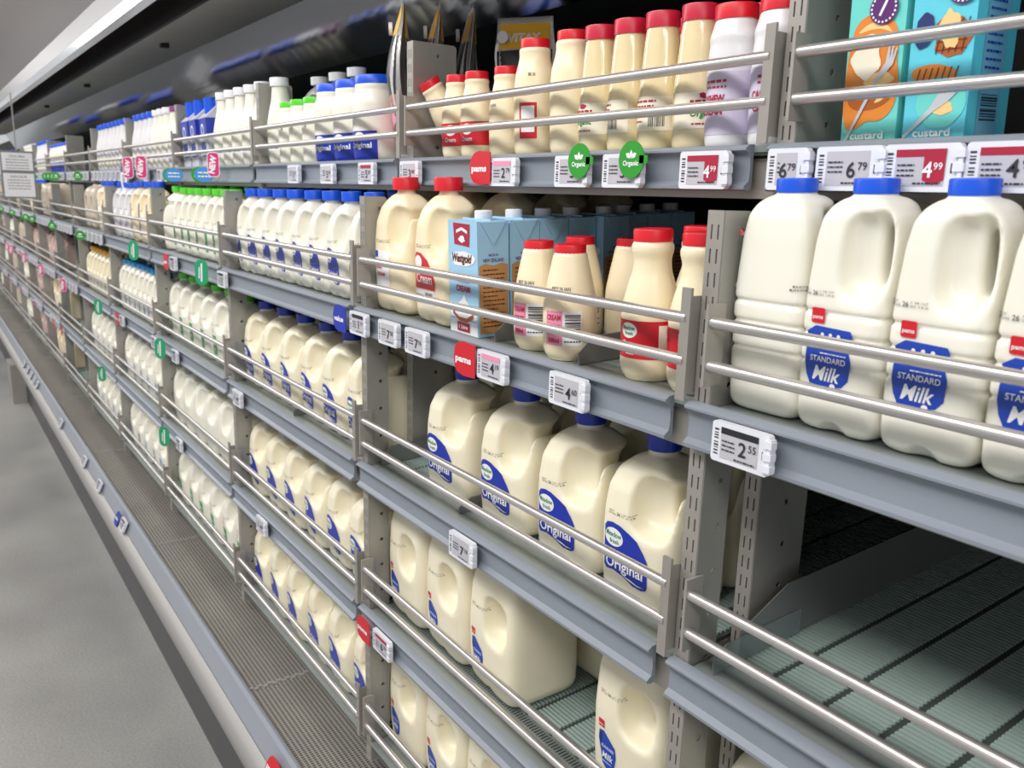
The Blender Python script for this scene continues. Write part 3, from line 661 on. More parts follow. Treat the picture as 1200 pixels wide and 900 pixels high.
def make_westgold():
    t = thing('cream_carton', '', 'carton'); w_, d_, h_ = .074, .046, .145
    b = carton_top(MB(), w_, d_, h_).build('box', M['p_sky'], t)
    MB().lathe([(.011, h_), (.0115, h_+.001), (.0115, h_+.011), (.010, h_+.012)], 28, 0, .009, mod=lambda i, k: 1 if i % 2 else .96).build('cap', M['cap_white'], t, smooth=True)
    r_ = on_face(Flat().poly([(-.020, h_-.030), (.018, h_-.032), (.020, h_-.004), (-.022, h_-.003)]), 'brand_badge', 'p_maroon', t, 'front', w_, d_)
    on_face(Flat().poly([(-.014, h_-.012), (0, h_-.008), (.014, h_-.012), (.014, h_-.016), (0, h_-.012), (-.014, h_-.016)]).blob(0, h_-.023, .008, .004, 5), 'emblem', 'p_white', r_, 'front', w_, d_, 2)
    on_face(Flat().blob(0, h_-.048, .030, .010, 8, .08), 'cloud', 'p_white', t, 'front', w_, d_)
    on_face(Flat().text('Westgold', -.001, h_-.052, .0105, .04, .25, w=.050), 'lettering', 'p_brown', t, 'front', w_, d_, 2)
    on_face(Flat().text('NEW ZEALAND', 0, .074, .0035, .02, w=.028).text('WHIPPING', 0, .067, .0035, .02, w=.03).text('CREAM', 0, .055, .008, .03, w=.036), 'lettering', 'p_maroon', t, 'front', w_, d_, 2)
    on_face(Flat().poly([(-.035, .02), (.035, .02), (.035, .034), (.02, .036), (.008, .044), (.002, .052), (-.004, .044), (-.02, .036), (-.035, .040)]), 'cream_swirl', 'p_white', t, 'front', w_, d_)
    on_face(Flat().poly([(-.030, .036), (-.026, .024), (-.010, .016), (.010, .016), (.024, .022), (.028, .032), (.024, .028), (.008, .021), (-.010, .021), (-.022, .026)]), 'bowl', 'p_toast', t, 'front', w_, d_, 3)
    on_face(Flat().rect(-.035, .035, 0, .018), 'lower_band', 'p_white', t, 'front', w_, d_, 1)
    q_ = on_face(Flat().rect(-.016, .016, .003, .015), 'volume_badge', 'p_maroon', t, 'front', w_, d_, 3); on_face(Flat().text('1 Litre', 0, .007, .005, .03, w=.022), 'lettering', 'p_white', q_, 'front', w_, d_, 4)
    tn = on_face(Flat().poly([(-.021, .004), (.021, .004), (.021, h_-.054), (.012, h_-.052), (0, h_-.055), (-.012, h_-.052), (-.021, h_-.055)]), 'nutrition_panel', 'p_tan', t, 'right', w_, d_)
    fl = Flat()
    for i in range(14): fl.dashes(-.016, .016 if i % 3 else .006, .084-.0055*i, .0020, i)
    on_face(fl, 'print', 'p_brown', tn, 'right', w_, d_, 2)
    on_face(Flat().text('MADE IN', 0, h_-.043, .0030, .01, w=.014).text('NEW ZEALAND', 0, h_-.050, .0042, .015, w=.030), 'lettering', 'p_purple', t, 'right', w_, d_, 2)
    return t
PR['westgold'] = make_westgold()
def make_custard(kind):
    t = thing('custard_carton', '', 'carton'); w_, d_, h_ = .050, .062, .150
    base = 'p_teal' if kind == 0 else 'p_aqua'
    b = carton_top(MB(), w_, d_, h_).build('box', M[base], t)
    A = lambda fl, nm, m, l, par=None: on_face(fl, nm, m, par or t, 'front', w_, d_, l)
    if kind == 0:
        A(Flat().soft([(-.025, .014), (-.012, .012), (-.002, .020), (.010, .018), (.022, .028), (.0245, .050), (.020, .066), (.022, .085), (.012, .100), (-.008, .104), (-.021, .094), (-.0245, .060)]), 'pancake', 'p_orange', 1)
        A(Flat().soft([(-.020, .030), (.0, .027), (.018, .034), (.021, .045), (.010, .048), (-.010, .044), (-.022, .046)]), 'sauce', 'p_toast', 2)
        A(Flat().blob(-.006, .070, .013, .016, 5, .12), 'cream_dollop', 'p_cream', 3)
        A(Flat().soft([(-.018, .088), (-.006, .097), (.008, .095), (.016, .086), (.012, .088), (.004, .091), (-.006, .091)]), 'glaze', 'p_cheese', 1.6)
        A(Flat().soft([(.002, .032), (.014, .036), (.018, .046), (.010, .040)]), 'highlight', 'p_cheese', 2.6)
        A(Flat().blob(.006, .052, .013, .006, 9, .1), 'custard', 'p_cheese', 2.5)
        A(Flat().poly([(-.022, .002), (-.020, .001), (.006, .050), (.018, .062), (.021, .074), (.0195, .0745), (.017, .066), (.018, .076), (.0165, .076), (.0145, .066), (.015, .077), (.0135, .077), (.0115, .064), (.005, .055)]), 'fork', 'p_palegrey', 4)
    else:
        A(Flat().blob(.008, .078, .015, .016, 4, .12), 'waffle', 'p_toast', 1)
        wl = Flat()
        for i in range(5): wl.poly([(-.004+.005*i, .066), (-.003+.005*i, .066), (.001+.005*i, .090), (.0+.005*i, .090)])
        for i in range(4): wl.rect(-.004, .020, .068+.006*i, .0688+.006*i)
        for i in range(7): wl.poly([(-.018+.005*i, .044), (-.017+.005*i, .044), (-.014+.005*i, .056), (-.015+.005*i, .056)])
        A(wl, 'waffle_grid', 'p_brown', 1.6)
        A(Flat().blob(.006, .083, .008, .014, 6, .15), 'custard', 'p_cheese', 2)
        A(Flat().blob(-.014, .084, .009, .012, 11, .12), 'berries', 'p_berry', 2.5)
        A(Flat().soft([(-.024, .056), (-.004, .060), (.014, .054), (.016, .046), (.002, .042), (-.018, .046)]), 'waffle', 'p_orange', 1)
        A(Flat().blob(.004, .030, .020, .019, 21, .04), 'pool', 'p_teal', 1)
        A(Flat().poly([(-.024, .006), (-.023, .004), (.0, .024), (.010, .030), (.018, .038), (.018, .044), (.010, .044), (.002, .036), (-.004, .026)]), 'spoon', 'p_palegrey', 3)
        A(Flat().blob(.006, .026, .009, .005, 5, .1), 'drip', 'p_cheese', 2)
    bd = A(Flat().ell(.006 if kind == 0 else .014, .106 if kind == 0 else .112, .0125, .0125), 'round_badge', 'p_purple', 5)
    cx, cz = (.006, .106) if kind == 0 else (.014, .112)
    fl = Flat()
    for i in range(20):
        a = 2*PI*i/20; fl.ell(cx+.0105*math.cos(a), cz+.0105*math.sin(a), .0010, .0010, 6)
    fl.poly([(cx-.002, cz-.006), (cx+.004, cz+.006), (cx+.002, cz+.007), (cx-.004, cz-.005)])
    A(fl, 'badge_ring', 'p_white', 6, bd)
    A(Flat().text('custard', 0, .005, .006, .02, w=.03), 'lettering', 'p_white', 5)
    rp = on_face(Flat().rect(-.016, .016, .004, h_-.004), 'side_panel', 'p_sideblue', t, 'right', w_, d_)
    fl = Flat()
    for i in range(12): fl.dashes(-.013, .010, .12-.006*i, .0022, i)
    on_face(fl, 'print', 'p_deepblue', rp, 'right', w_, d_, 2); on_face(Flat().bars(-.013, .012, .016, .036, 10, False), 'barcode', 'p_dark', rp, 'right', w_, d_, 2)
    return t
PR['custardA'] = make_custard(0); PR['custardB'] = make_custard(1)
def make_gable():
    t = thing('milk_carton', '', 'carton'); w_, d_, h_ = .085, .075, .125
    mb = MB().box(-w_/2, w_/2, -d_/2, d_/2, 0, h_)
    mb.add([(-w_/2, -d_/2, h_), (w_/2, -d_/2, h_), (w_/2, d_/2, h_), (-w_/2, d_/2, h_), (-w_/2, 0, h_+.034), (w_/2, 0, h_+.034)], [(0, 1, 5, 4), (2, 3, 4, 5), (1, 2, 5), (3, 0, 4)])
    mb.box(-w_/2, w_/2, -.0015, .0015, h_+.03, h_+.048).build('box', M['p_palegrey'], t)
    MB().lathe([(.016, h_+.012), (.016, h_+.05), (.014, h_+.052)], 24, 0, -.012).build('cap', M['cap_blue'], t, smooth=True)
    bd = on_face(Flat().rect(-w_/2, w_/2, .078, h_), 'upper_band', 'p_deepblue', t, 'front', w_, d_)
    on_face(Flat().text('O', 0, .080, .032, .02), 'lettering', 'p_white', bd, 'front', w_, d_, 2)
    on_face(Flat().text('Milk', 0, .040, .026, .03, w=.06).dashes(-.03, .03, .028, .005, 4), 'lettering', 'p_deepblue', t, 'front', w_, d_, 1)
    rb = on_face(Flat().rect(-d_/2, d_/2, .078, h_), 'side_band', 'p_deepblue', t, 'right', w_, d_)
    return t
PR['gable'] = make_gable()
def make_pouch(face):
    t = thing('snack_pouch', '', 'pouch')
    nx, nz = 10, 26; w_, h_ = .092, .205; V = []
    def thick(u_, v_): return .020*math.sqrt(max(0, 1-u_*u_))*min(1, (1-v_)*2.2)*(0.35+.65*min(1, v_*4+.3))
    for sg in (-1, 1):
        for j in range(nz+1):
            v_ = j/nz; ww = w_/2*(1-.10*max(0, v_-.75)/.25)*(1+.02*math.sin(v_*19))
            for i in range(nx+1):
                u_ = -1+2*i/nx; V.append((u_*ww, sg*(thick(u_, v_)+.0004)+.004*math.sin(v_*7+u_), v_*h_))
    F = []; N = (nx+1)*(nz+1)
    for s_ in (0, 1):
        for j in range(nz):
            for i in range(nx):
                a = s_*N+j*(nx+1)+i; f = (a, a+1, a+nx+2, a+nx+1); F.append(f if s_ == 0 else f[::-1])
    for j in range(nz):
        for i in (0, nx):
            a = j*(nx+1)+i; F.append((a, a+nx+1, a+nx+1+N, a+N) if i else (a, a+N, a+N+nx+1, a+nx+1))
    for j in (0, nz):
        for i in range(nx): a = j*(nx+1)+i; F.append((a, a+1, a+1+N, a+N))
    b = mesh('bag', V, F, M['foil'], t, smooth=True)
    fn = bvh_wrap(b, .0006); fn2 = bvh_wrap(b, .001); fn3 = bvh_wrap(b, .0014)
    def both(fl, nm, m, par, f):
        a = fl.wrap(nm, M[m], par, f, .008); return a
    tp = both(Flat().rect(-.038, .038, .160, .196), 'top_band', 'p_yellow', t, fn)
    both(Flat().text('VITAY', 0, .170, .012, .04, w=.05), 'lettering', 'p_white', tp, fn2)
    mid = both(Flat().rect(-.042, .042, .085, .158), 'dark_band', 'p_dark', t, fn)
    me = both(Flat().rect(-.042, .042, .018, .084), 'picture', 'p_meat', t, fn)
    both(Flat().blob(-.015, .05, .02, .02, 3).blob(.022, .06, .016, .014, 5), 'slices', 'p_pink', me, fn2)
    if not face:
        for (z0, z1, m_) in ((.155, .197, 'p_yellow'), (.085, .155, 'p_dark'), (.018, .084, 'p_meat')):
            P = Flat().rect(-.040, .040, z0, z1); V2, F2 = P.cut(.01)
            tree = fn
            mesh('back_print', [(-x, -bvh_back(b)(x, z)[1], z) if False else bvh_back(b)(x, z) for x, z in V2], F2, M[m_], t, smooth=True)
    MB().tube((-.030, -.014, .176), (-.030, -.019, .176), .0085, 20).build('hanger', M['cap_white'], t, smooth=True)
    return t
def bvh_back(obj):
    me = obj.data; tr = getattr(bvh_back, 'c', {}); bvh_back.c = tr
    if obj.name not in tr: tr[obj.name] = BVHTree.FromPolygons([v.co.copy() for v in me.vertices], [tuple(p.vertices) for p in me.polygons])
    def fn(x, z):
        h_, nrm, _, _ = tr[obj.name].ray_cast(Vector((x, .3, z)), Vector((0, -1, 0)))
        return (x, (h_.y if h_ else 0)+.0006, z)
    return fn
PR['pouch'] = make_pouch(False)

# ------------------------------------------------------------------ placing
USED = {}
NTH = ['first', 'second', 'third', 'fourth', 'fifth', 'sixth', 'seventh', 'eighth', 'ninth', 'tenth', 'eleventh', 'twelfth']
def put(key, x, y, sname, label, group=None, rz=0, sc=1, detail=2, dz=0):
    pr = PR[key]; yy = y-YF[sname]; z = LV[sname]+TILT*yy+.0008+dz
    loc = (x, y, Z(z))
    if key not in USED:
        USED[key] = 1; KIDS[pr.name] = [(ch, list(ch.children)) for ch in pr.children]
        pr.location = loc; pr.rotation_euler = (TILT, 0, math.radians(rz)); pr.scale = (sc,)*3; pr['label'] = label
        if group: pr['group'] = group
        return pr
    return dup(pr, loc, math.radians(rz), label, group, TILT, detail, sc)
def row(key, xs, y, sname, desc, bay, group, rz=0, sc=1, detail=2, rowname=None, jit=2.):
    for i, x in enumerate(xs):
        pos = f'{NTH[i]} from left' if len(xs) > 1 else 'alone'
        if rowname: pos = f'{rowname} row {NTH[i]} from left'
        r_ = rz[i] if isinstance(rz, (list, tuple)) else rz+random.uniform(-jit, jit)
        yy = y[i] if isinstance(y, (list, tuple)) else y+random.uniform(-.002, .002)
        put(key, x, yy, sname, f'{desc}, {pos}, {sname} shelf, {ORD[bay]} bay', group, r_, sc, detail)
def xr(x0, step, n): return [x0+step*i for i in range(n)]

# --- second shelf, nearest bay
g = 'ribbed one-litre milk bottles on second shelf'
put('pams1', .0562, .058, 'second', 'ribbed milk bottle turned sideways, blank side out, beside the slotted post', g, 90)
put('pams1', .1300, .0555, 'second', 'blue-capped STANDARD Milk bottle right of the blank-sided bottle', g, -2)
put('pams1', .2042, .0545, 'second', 'blue-capped STANDARD Milk bottle, middle of the three labelled ones', g, -1)
put('pams1', .2785, .0545, 'second', 'blue-capped STANDARD Milk bottle at the right edge of the photo', g, -1)
for j, y in enumerate((.146, .228, .310)):
    for i, x in enumerate((.135, .213, .292, .37)[:4 if j else 3]):
        put('pams1', x, y, 'second', f'blue-capped milk bottle, {NTH[j+1]} row back, {NTH[i]} from left, nearest bay', g, 0)
# --- second shelf, second-nearest bay
g = 'large red-capped jugs on second shelf'
put('red2a', -.632, .059, 'second', 'red-capped cream jug with small white label beside the post', g, 0)
put('red2b', -.507, .058, 'second', 'red-capped cream jug with red Cream label left of blue cartons', g, -4)
for j, y in enumerate((.160, .255, .350)):
    put('red2a', -.620, y, 'second', f'red-capped cream jug in left file, {NTH[j+1]} row back', g, 0)
    put('red2a', -.5075, y, 'second', f'red-capped cream jug in right file beside the cartons, {NTH[j+1]} row back', g, 0)
g = 'blue whipping cream cartons'
for k_ in range(8):
    x = -.4125+(.014 if k_ == 4 else 0)
    put('westgold', x, .041+.0478*k_, 'second', ('pale blue whipping cream carton at the front of its file' if k_ == 0 else f'pale blue cream carton, {NTH[k_]} one, counted from the front of the file'), g, 0 if k_ else -2)
g = 'cone-shaped cream bottles with pink labels'
put('cone', -.288, .046, 'second', 'cone-shaped cream bottle with pink label, left front one', g, 0)
put('cone', -.222, .040, 'second', 'cone-shaped cream bottle with pink label, front one nearest the divider', g, 12)
put('cone', -.300, .118, 'second', 'cone-shaped cream bottle behind the two front ones, cap showing', g, 40)
put('cone', -.243, .150, 'second', 'cone-shaped cream bottle turned blank side out, right behind the pair', g, 150)
g = 'hourglass cream bottles with red labels'
put('hour', -.100, .046, 'second', 'hourglass cream bottle with red band and oval emblem, left of post', g, 8)
put('hour', -.034, .046, 'second', 'hourglass cream bottle with red band half hidden by the post', g, -50)
for j, (x, y) in enumerate(((-.096, .112), (-.031, .112), (-.100, .178), (-.034, .178))):
    put('hour', x, y, 'second', f'hourglass cream bottle, {NTH[j//2+1]} row back, {"left" if j % 2 == 0 else "right"} file', g, 60*j)
# metal dividers on shelves
def divider(p, q, h_, sname, label):
    P0 = Vector(p); Q = Vector(q); L_ = (Q-P0).length
    mb = MB(); mb.add([(0, -.0008, 0), (L_, -.0008, 0), (L_, -.0008, h_), (.02, -.0008, h_), (0, -.0008, h_*.45), (0, .0008, 0), (L_, .0008, 0), (L_, .0008, h_), (.02, .0008, h_), (0, .0008, h_*.45)],
                      [(0, 1, 2, 3, 4), (9, 8, 7, 6, 5), (0, 5, 6, 1), (1, 6, 7, 2), (2, 7, 8, 3), (3, 8, 9, 4), (4, 9, 5, 0)])
    mb.box(.004, L_, 0, .014, 0, .0012)
    o = mb.build('shelf_divider', M['guide']); o.location = (P0.x, P0.y, Z(LV[sname]+TILT*P0.y+.0006)); o.rotation_mode = 'ZYX'
    o.rotation_euler = (TILT, 0, math.atan2((Q-P0).y, (Q-P0).x)); tag(o, label, 'divider', 'metal shelf dividers'); return o
divider((-.182, .020), (-.182, .40), .030, 'second', 'low metal divider between pink-label and red-band cream bottles')
divider((-.345, .020), (-.345, .40), .026, 'second', 'low metal divider between blue cartons and cone-shaped bottles')
# --- third shelf, second-nearest bay
g = 'two-litre milk jugs with blue label'
NM = ['leftmost', 'second from left', 'third from left', 'rightmost']
for i, x in enumerate((-.498, -.352, -.222, -.100)):
    put('orig2', x, .088, 'third', f'big blue-label milk jug behind the bars, {NM[i]} of four in front', g, [3, 2, 4, 3][i])
for j, y in enumerate((.192, .296)):
    for i, x in enumerate((-.47, -.35, -.23, -.105)):
        if j and i == 3: continue
        put('orig2', x, y, 'third', f'shaded blue-label milk jug, {NTH[j+1]} row back, {NTH[i]} from left, second-nearest bay', g, 0)
put('orig2', -.618, .205, 'third', 'milk jug in shadow behind the left end gap, front one', g, 0)
put('orig2', -.618, .315, 'third', 'milk jug in shadow behind the left end gap, rear one', g, 0)
divider((-.668, .022), (-.668, .40), .030, 'third', 'low metal guide at the left end of the third shelf')
divider((-.424, .020), (-.424, .30), .020, 'third', 'low metal divider between the first and second blue-label jugs')
# --- fourth shelf, second-nearest bay
g = 'boxy three-litre milk jugs'
for i, x in enumerate((-.616, -.490, -.364)):
    put('pams3', x, .096, 'fourth', f'boxy capped milk jug with hollow handle dent, {NTH[i]} from left, fourth shelf front', g, -3)
put('pams3', -.104, .110, 'fourth', 'boxy milk jug standing alone at the right of the fourth shelf', g, 0)
put('pams3', -.322, .235, 'fourth', 'boxy milk jug behind the front row, smooth blank side out', g, 92)
put('pams3', -.19, .33, 'fourth', 'boxy milk jug deep on the fourth shelf, blue label just showing', g, -3)
put('pams3', -.47, .235, 'fourth', 'boxy milk jug in second row behind the second front jug', g, 0)
put('pams3', -.61, .235, 'fourth', 'boxy milk jug in second row behind the first front jug', g, 0)
for i, x in enumerate((-.616, -.490, -.364, -.238)):
    put('pams3', x, .096, 'bottom', f'boxy milk jug on the bottom shelf, {NTH[i]} from left, second-nearest bay', g, -2)
# --- fourth shelf, nearest bay
put('orig2', .085, .10, 'fourth', 'milk jug on fourth shelf under the empty shelf, only its shoulder showing', 'two-litre milk jugs with blue label', 0)
put('orig2', .075, .20, 'third', 'milk jug standing between front post and rear upright, empty bay', 'two-litre milk jugs with blue label', 0) if False else None
# --- third-nearest bay
row('orig1', xr(-1.335, .0846, 8), .060, 'second', 'one-litre blue-label milk bottle', 2, 'one-litre blue-label bottles', [-8, 4, 0, 0, 0, 0, 0, 0])
row('orig1', xr(-1.335, .0846, 8), .147, 'second', 'blue-capped milk bottle', 2, 'one-litre blue-label bottles', 0, rowname='second')
row('green1', xr(-1.325, .0868, 8), .30, 'second', 'dark green-capped milk bottle', 2, 'green-capped bottles behind', 0, rowname='rear', detail=1, sc=1.06)
row('orig2', xr(-1.322, .1125, 6), .078, 'third', 'two-litre blue-label milk jug', 2, 'two-litre blue-label jugs, third-nearest bay', -2)
row('orig2', xr(-1.322, .1125, 6), .188, 'third', 'two-litre milk jug', 2, 'two-litre blue-label jugs, third-nearest bay', 0, rowname='second', detail=1)
row('orig2', xr(-1.322, .1125, 6), .078, 'fourth', 'two-litre blue-label milk jug', 2, 'two-litre blue-label jugs, third-nearest bay', -2)
row('orig2', xr(-1.322, .1125, 6), .078, 'bottom', 'two-litre blue-label milk jug', 2, 'two-litre blue-label jugs, third-nearest bay', -2)
divider((-1.028, .012), (-1.028, .40), .020, 'third', 'low metal divider between third and fourth jugs, third-nearest bay')
# --- fourth-nearest bay
row('green1', [-2.02], .070, 'second', 'green-capped milk bottle turned side on beside post', 3, 'green-label bottles', [-40])
row('green1', xr(-1.905, .0745, 7), .062, 'second', 'slim green-capped milk bottle with green label', 3, 'green-label bottles', -2, sc=.98)
row('plain2', xr(-2.02, .112, 6), .168, 'second', 'dark-shaded green-capped jug', 3, 'jugs behind green bottles', 0, rowname='rear', detail=1, sc=.96)
row('green2', xr(-2.022, .1125, 6), .078, 'third', 'two-litre green-capped milk jug', 3, 'green-label jugs', -2)
row('plain2', xr(-2.022, .1125, 6), .078, 'fourth', 'two-litre unlabelled-side milk jug', 3, 'green-label jugs', -2)
row('green2', xr(-2.022, .1125, 6), .078, 'bottom', 'two-litre milk jug with green label', 3, 'green-label jugs', -2)
# --- fifth-nearest bay
row('white1', xr(-2.72, .095, 3), .06, 'second', 'white handled milk bottle with blue cap', 4, 'white bottles, fifth-nearest bay', -3)
row('cream1', [-2.425, -2.305, -2.19], .06, 'second', 'cream-coloured handled jug', 4, 'cream jugs, fifth-nearest bay', -3)
row('blue1', xr(-2.725, .0715, 9), .06, 'third', 'narrow cyan-capped milk bottle', 4, 'cyan-capped bottles', -3)
row('blue1', xr(-2.725, .0715, 9), .137, 'third', 'cyan-capped milk bottle', 4, 'cyan-capped bottles', 0, rowname='second', detail=1)
row('blue2', xr(-2.722, .1125, 6), .078, 'fourth', 'milk jug with light blue label', 4, 'light blue jugs', -3)
row('blue2', xr(-2.722, .1125, 6), .078, 'bottom', 'milk jug with light blue label', 4, 'light blue jugs', -3)
# --- sixth-nearest bay
row('creamwide', xr(-3.41, .128, 3), .09, 'second', 'wide beige jug', 5, 'beige jugs', -3)
row('cream1', [-3.02, -2.90], .06, 'second', 'cream jug with blue striped label', 5, 'striped-label jugs', -3)
row('yellow1', xr(-3.42, .078, 8), .06, 'third', 'yellow-capped milk bottle', 5, 'yellow-capped bottles', -3)
row('yellow1', xr(-3.42, .078, 8), .139, 'third', 'yellow-capped milk bottle', 5, 'yellow-capped bottles', 0, rowname='second', detail=1)
row('blue2', xr(-3.422, .1125, 6), .078, 'fourth', 'milk jug with pale label', 5, 'pale-label jugs', -3)
row('blue2', xr(-3.422, .1125, 6), .078, 'bottom', 'milk jug with light blue label', 5, 'light blue jugs, sixth-nearest bay', -3)
# --- farther bays
kinds = {'second': ['creamwide', 'cream1', 'creamwide', 'white1', 'cream1', 'creamwide'], 'third': ['pink1', 'pink1', 'creamwide', 'green2', 'pink1', 'plain2'],
         'fourth': ['red2a', 'pink1', 'plain2', 'creamwide', 'plain2', 'pink1'], 'bottom': ['cream1', 'pink1', 'plain2', 'creamwide', 'pink1', 'plain2']}
KN = {'creamwide': 'blurred beige jug', 'cream1': 'blurred cream jug', 'white1': 'blurred white bottle', 'pink1': 'blurred pinkish bottle', 'green2': 'blurred green-label jug', 'plain2': 'blurred pale jug', 'red2a': 'blurred red-capped jug'}
for b in range(6, 12):
    for sname in ('second', 'third', 'fourth', 'bottom'):
        key = kinds[sname][b-6]; row(key, xr(-b*W-.60, .128, 5), .085, sname, KN[key], b, f'{KN[key]}s on the {sname} shelf, {ORD[b]} bay', -3, detail=1)
# --- top shelf, nearest bay
g = 'custard cartons on the top shelf'
put('custardA', .075, .140, 'top', 'teal custard carton with pancake picture, left of the pair', g, 0)
put('custardB', .131, .140, 'top', 'aqua custard carton with berry waffle picture, barcode side showing', g, 0)
put('custardB', .228, .140, 'top', 'aqua custard carton at the right edge of the top shelf', g, 0)
put('cashew', .045, .245, 'top', 'red-capped bottle behind the upright, left of the custard cartons', 'cream bottles on the top shelf', 30)
# --- top shelf, second-nearest bay
g = 'cream bottles on the top shelf'
put('smallred', -.598, .120, 'top', 'small red-band cream bottle, leftmost upright one right of the tipped bottle', g, 20)
put('smallred', -.546, .120, 'top', 'small red-band cream bottle, middle of the three red-band ones', g, 10)
put('smallred', -.520, .180, 'top', 'small red-band cream bottle partly behind the plain one', g, 0)
put('smallplain', -.478, .124, 'top', 'small plain-sided cream bottle left of the taller bottle', g, 0)
put('smallplain', -.455, .19, 'top', 'small red-capped cream bottle tucked behind, only cap showing', g, 0)
put('tallcream', -.411, .122, 'top', 'tall cream bottle with red-edged label, left of the organic bottles', g, 10)
put('tallcream', -.370, .178, 'top', 'tall plain cream bottle set back, right of the red-edged one', g, 160)
put('tallcream', -.335, .122, 'top', 'tall cream bottle blank side out beside the Organic one', g, 150)
put('organic', -.281, .120, 'top', 'clear cream bottle with green Organic lettering', g, -10)
put('barcodecream', -.231, .120, 'top', 'clear crimson-capped cream bottle, print side out, second of the four', g, -40)
put('barcodecream', -.181, .120, 'top', 'clear crimson-capped cream bottle with barcode showing, third of the four', g, 0)
put('organic', -.131, .122, 'top', 'clear crimson-capped cream bottle right of the barcode one', g, 55)
put('cashew', -.080, .118, 'top', 'white CASHEW CREAM bottle, left one of two', g, 4)
put('cashew', -.026, .118, 'top', 'white CASHEW CREAM bottle, right one against the upright', g, 24)
for i, x in enumerate((-.250, -.200, -.150, -.098, -.046)):
    put('organic', x, .176, 'top', f'clear cream bottle, second row, {NTH[i]} from left, top shelf', g, 15*i)
tb = put('smallred', -.640, .162, 'top', 'red-capped cream bottle tipped over against the bars beside the upright', g, 0)
tb.rotation_mode = 'QUATERNION'; tb.rotation_quaternion = Vector((0, 0, 1)).rotation_difference(Vector((-.022, -.060, .098)).normalized()); tb.location.z += .014
g = 'foil snack pouches'
put('pouch', -.800, .140, 'top', 'yellow-topped foil pouch seen edge on, left of the upright', g, -30, sc=1.22)
put('pouch', -.800, .206, 'top', 'yellow-topped foil pouch seen edge on, just right of the upright top', g, -30, sc=1.22)
put('pouch', -.802, .272, 'top', 'yellow-topped foil pouch, third from left, above the small red-band bottles', g, -30, sc=1.22)
put('pouch', -.706, .320, 'top', 'foil pouch facing front with white lettering on yellow', g, 40, sc=1.12)
# --- top shelf, third-nearest bay
row('tallwhite', [-1.345], .126, 'top', 'grey-white long-neck bottle beside upright', 2, 'grey handled jugs', 0)
row('grey1', [-1.325, -1.227, -1.129], .212, 'top', 'grey-white handled jug behind', 2, 'grey handled jugs', 0, rowname='rear')
row('greencap', [-1.275, -1.209, -1.143], .126, 'top', 'small green-capped bottle', 2, 'green-capped bottles', 0)
row('bluecap', [-1.067, -.980, -.893], .134, 'top', 'squat blue-capped bottle with blue base label', 2, 'squat blue-capped bottles', 0)
row('bluecap', [-1.03, -.94], .228, 'top', 'squat blue-capped bottle', 2, 'squat blue-capped bottles', 0, rowname='rear')
# --- fourth-nearest bay
row('gable', [-2.02, -1.93, -1.84], .13, 'top', 'blue and white milk carton', 3, 'blue and white cartons', -3, jit=1)
row('tallwhite', [-1.745, -1.67, -1.595, -1.52, -1.445], .128, 'top', 'white-capped long-neck bottle', 3, 'long-neck bottles', 0)
# --- fifth to twelfth
row('tallblue', [-2.72, -2.65, -2.58, -2.51], .126, 'top', 'blue-capped long-neck bottle', 4, 'blue-capped long-neck bottles', 0)
row('tallwhite', [-2.44, -2.37, -2.30], .126, 'top', 'white long-neck bottle', 4, 'white long-neck bottles', 0)
row('purplecap', [-2.225, -2.155], .126, 'top', 'purple-capped long-neck bottle', 4, 'purple-capped bottles', 0)
row('tallblue', xr(-3.42, .078, 8), .126, 'top', 'blue-capped slim bottle', 5, 'blue-capped slim bottles', 0)
for b in range(6, 12):
    row(['bluecap', 'tallblue', 'tallwhite'][b % 3], xr(-b*W-.61, .10, 6), .13, 'top', 'blurred white bottle', b, f'white bottles on the top shelf, {ORD[b]} bay', 0, detail=1)

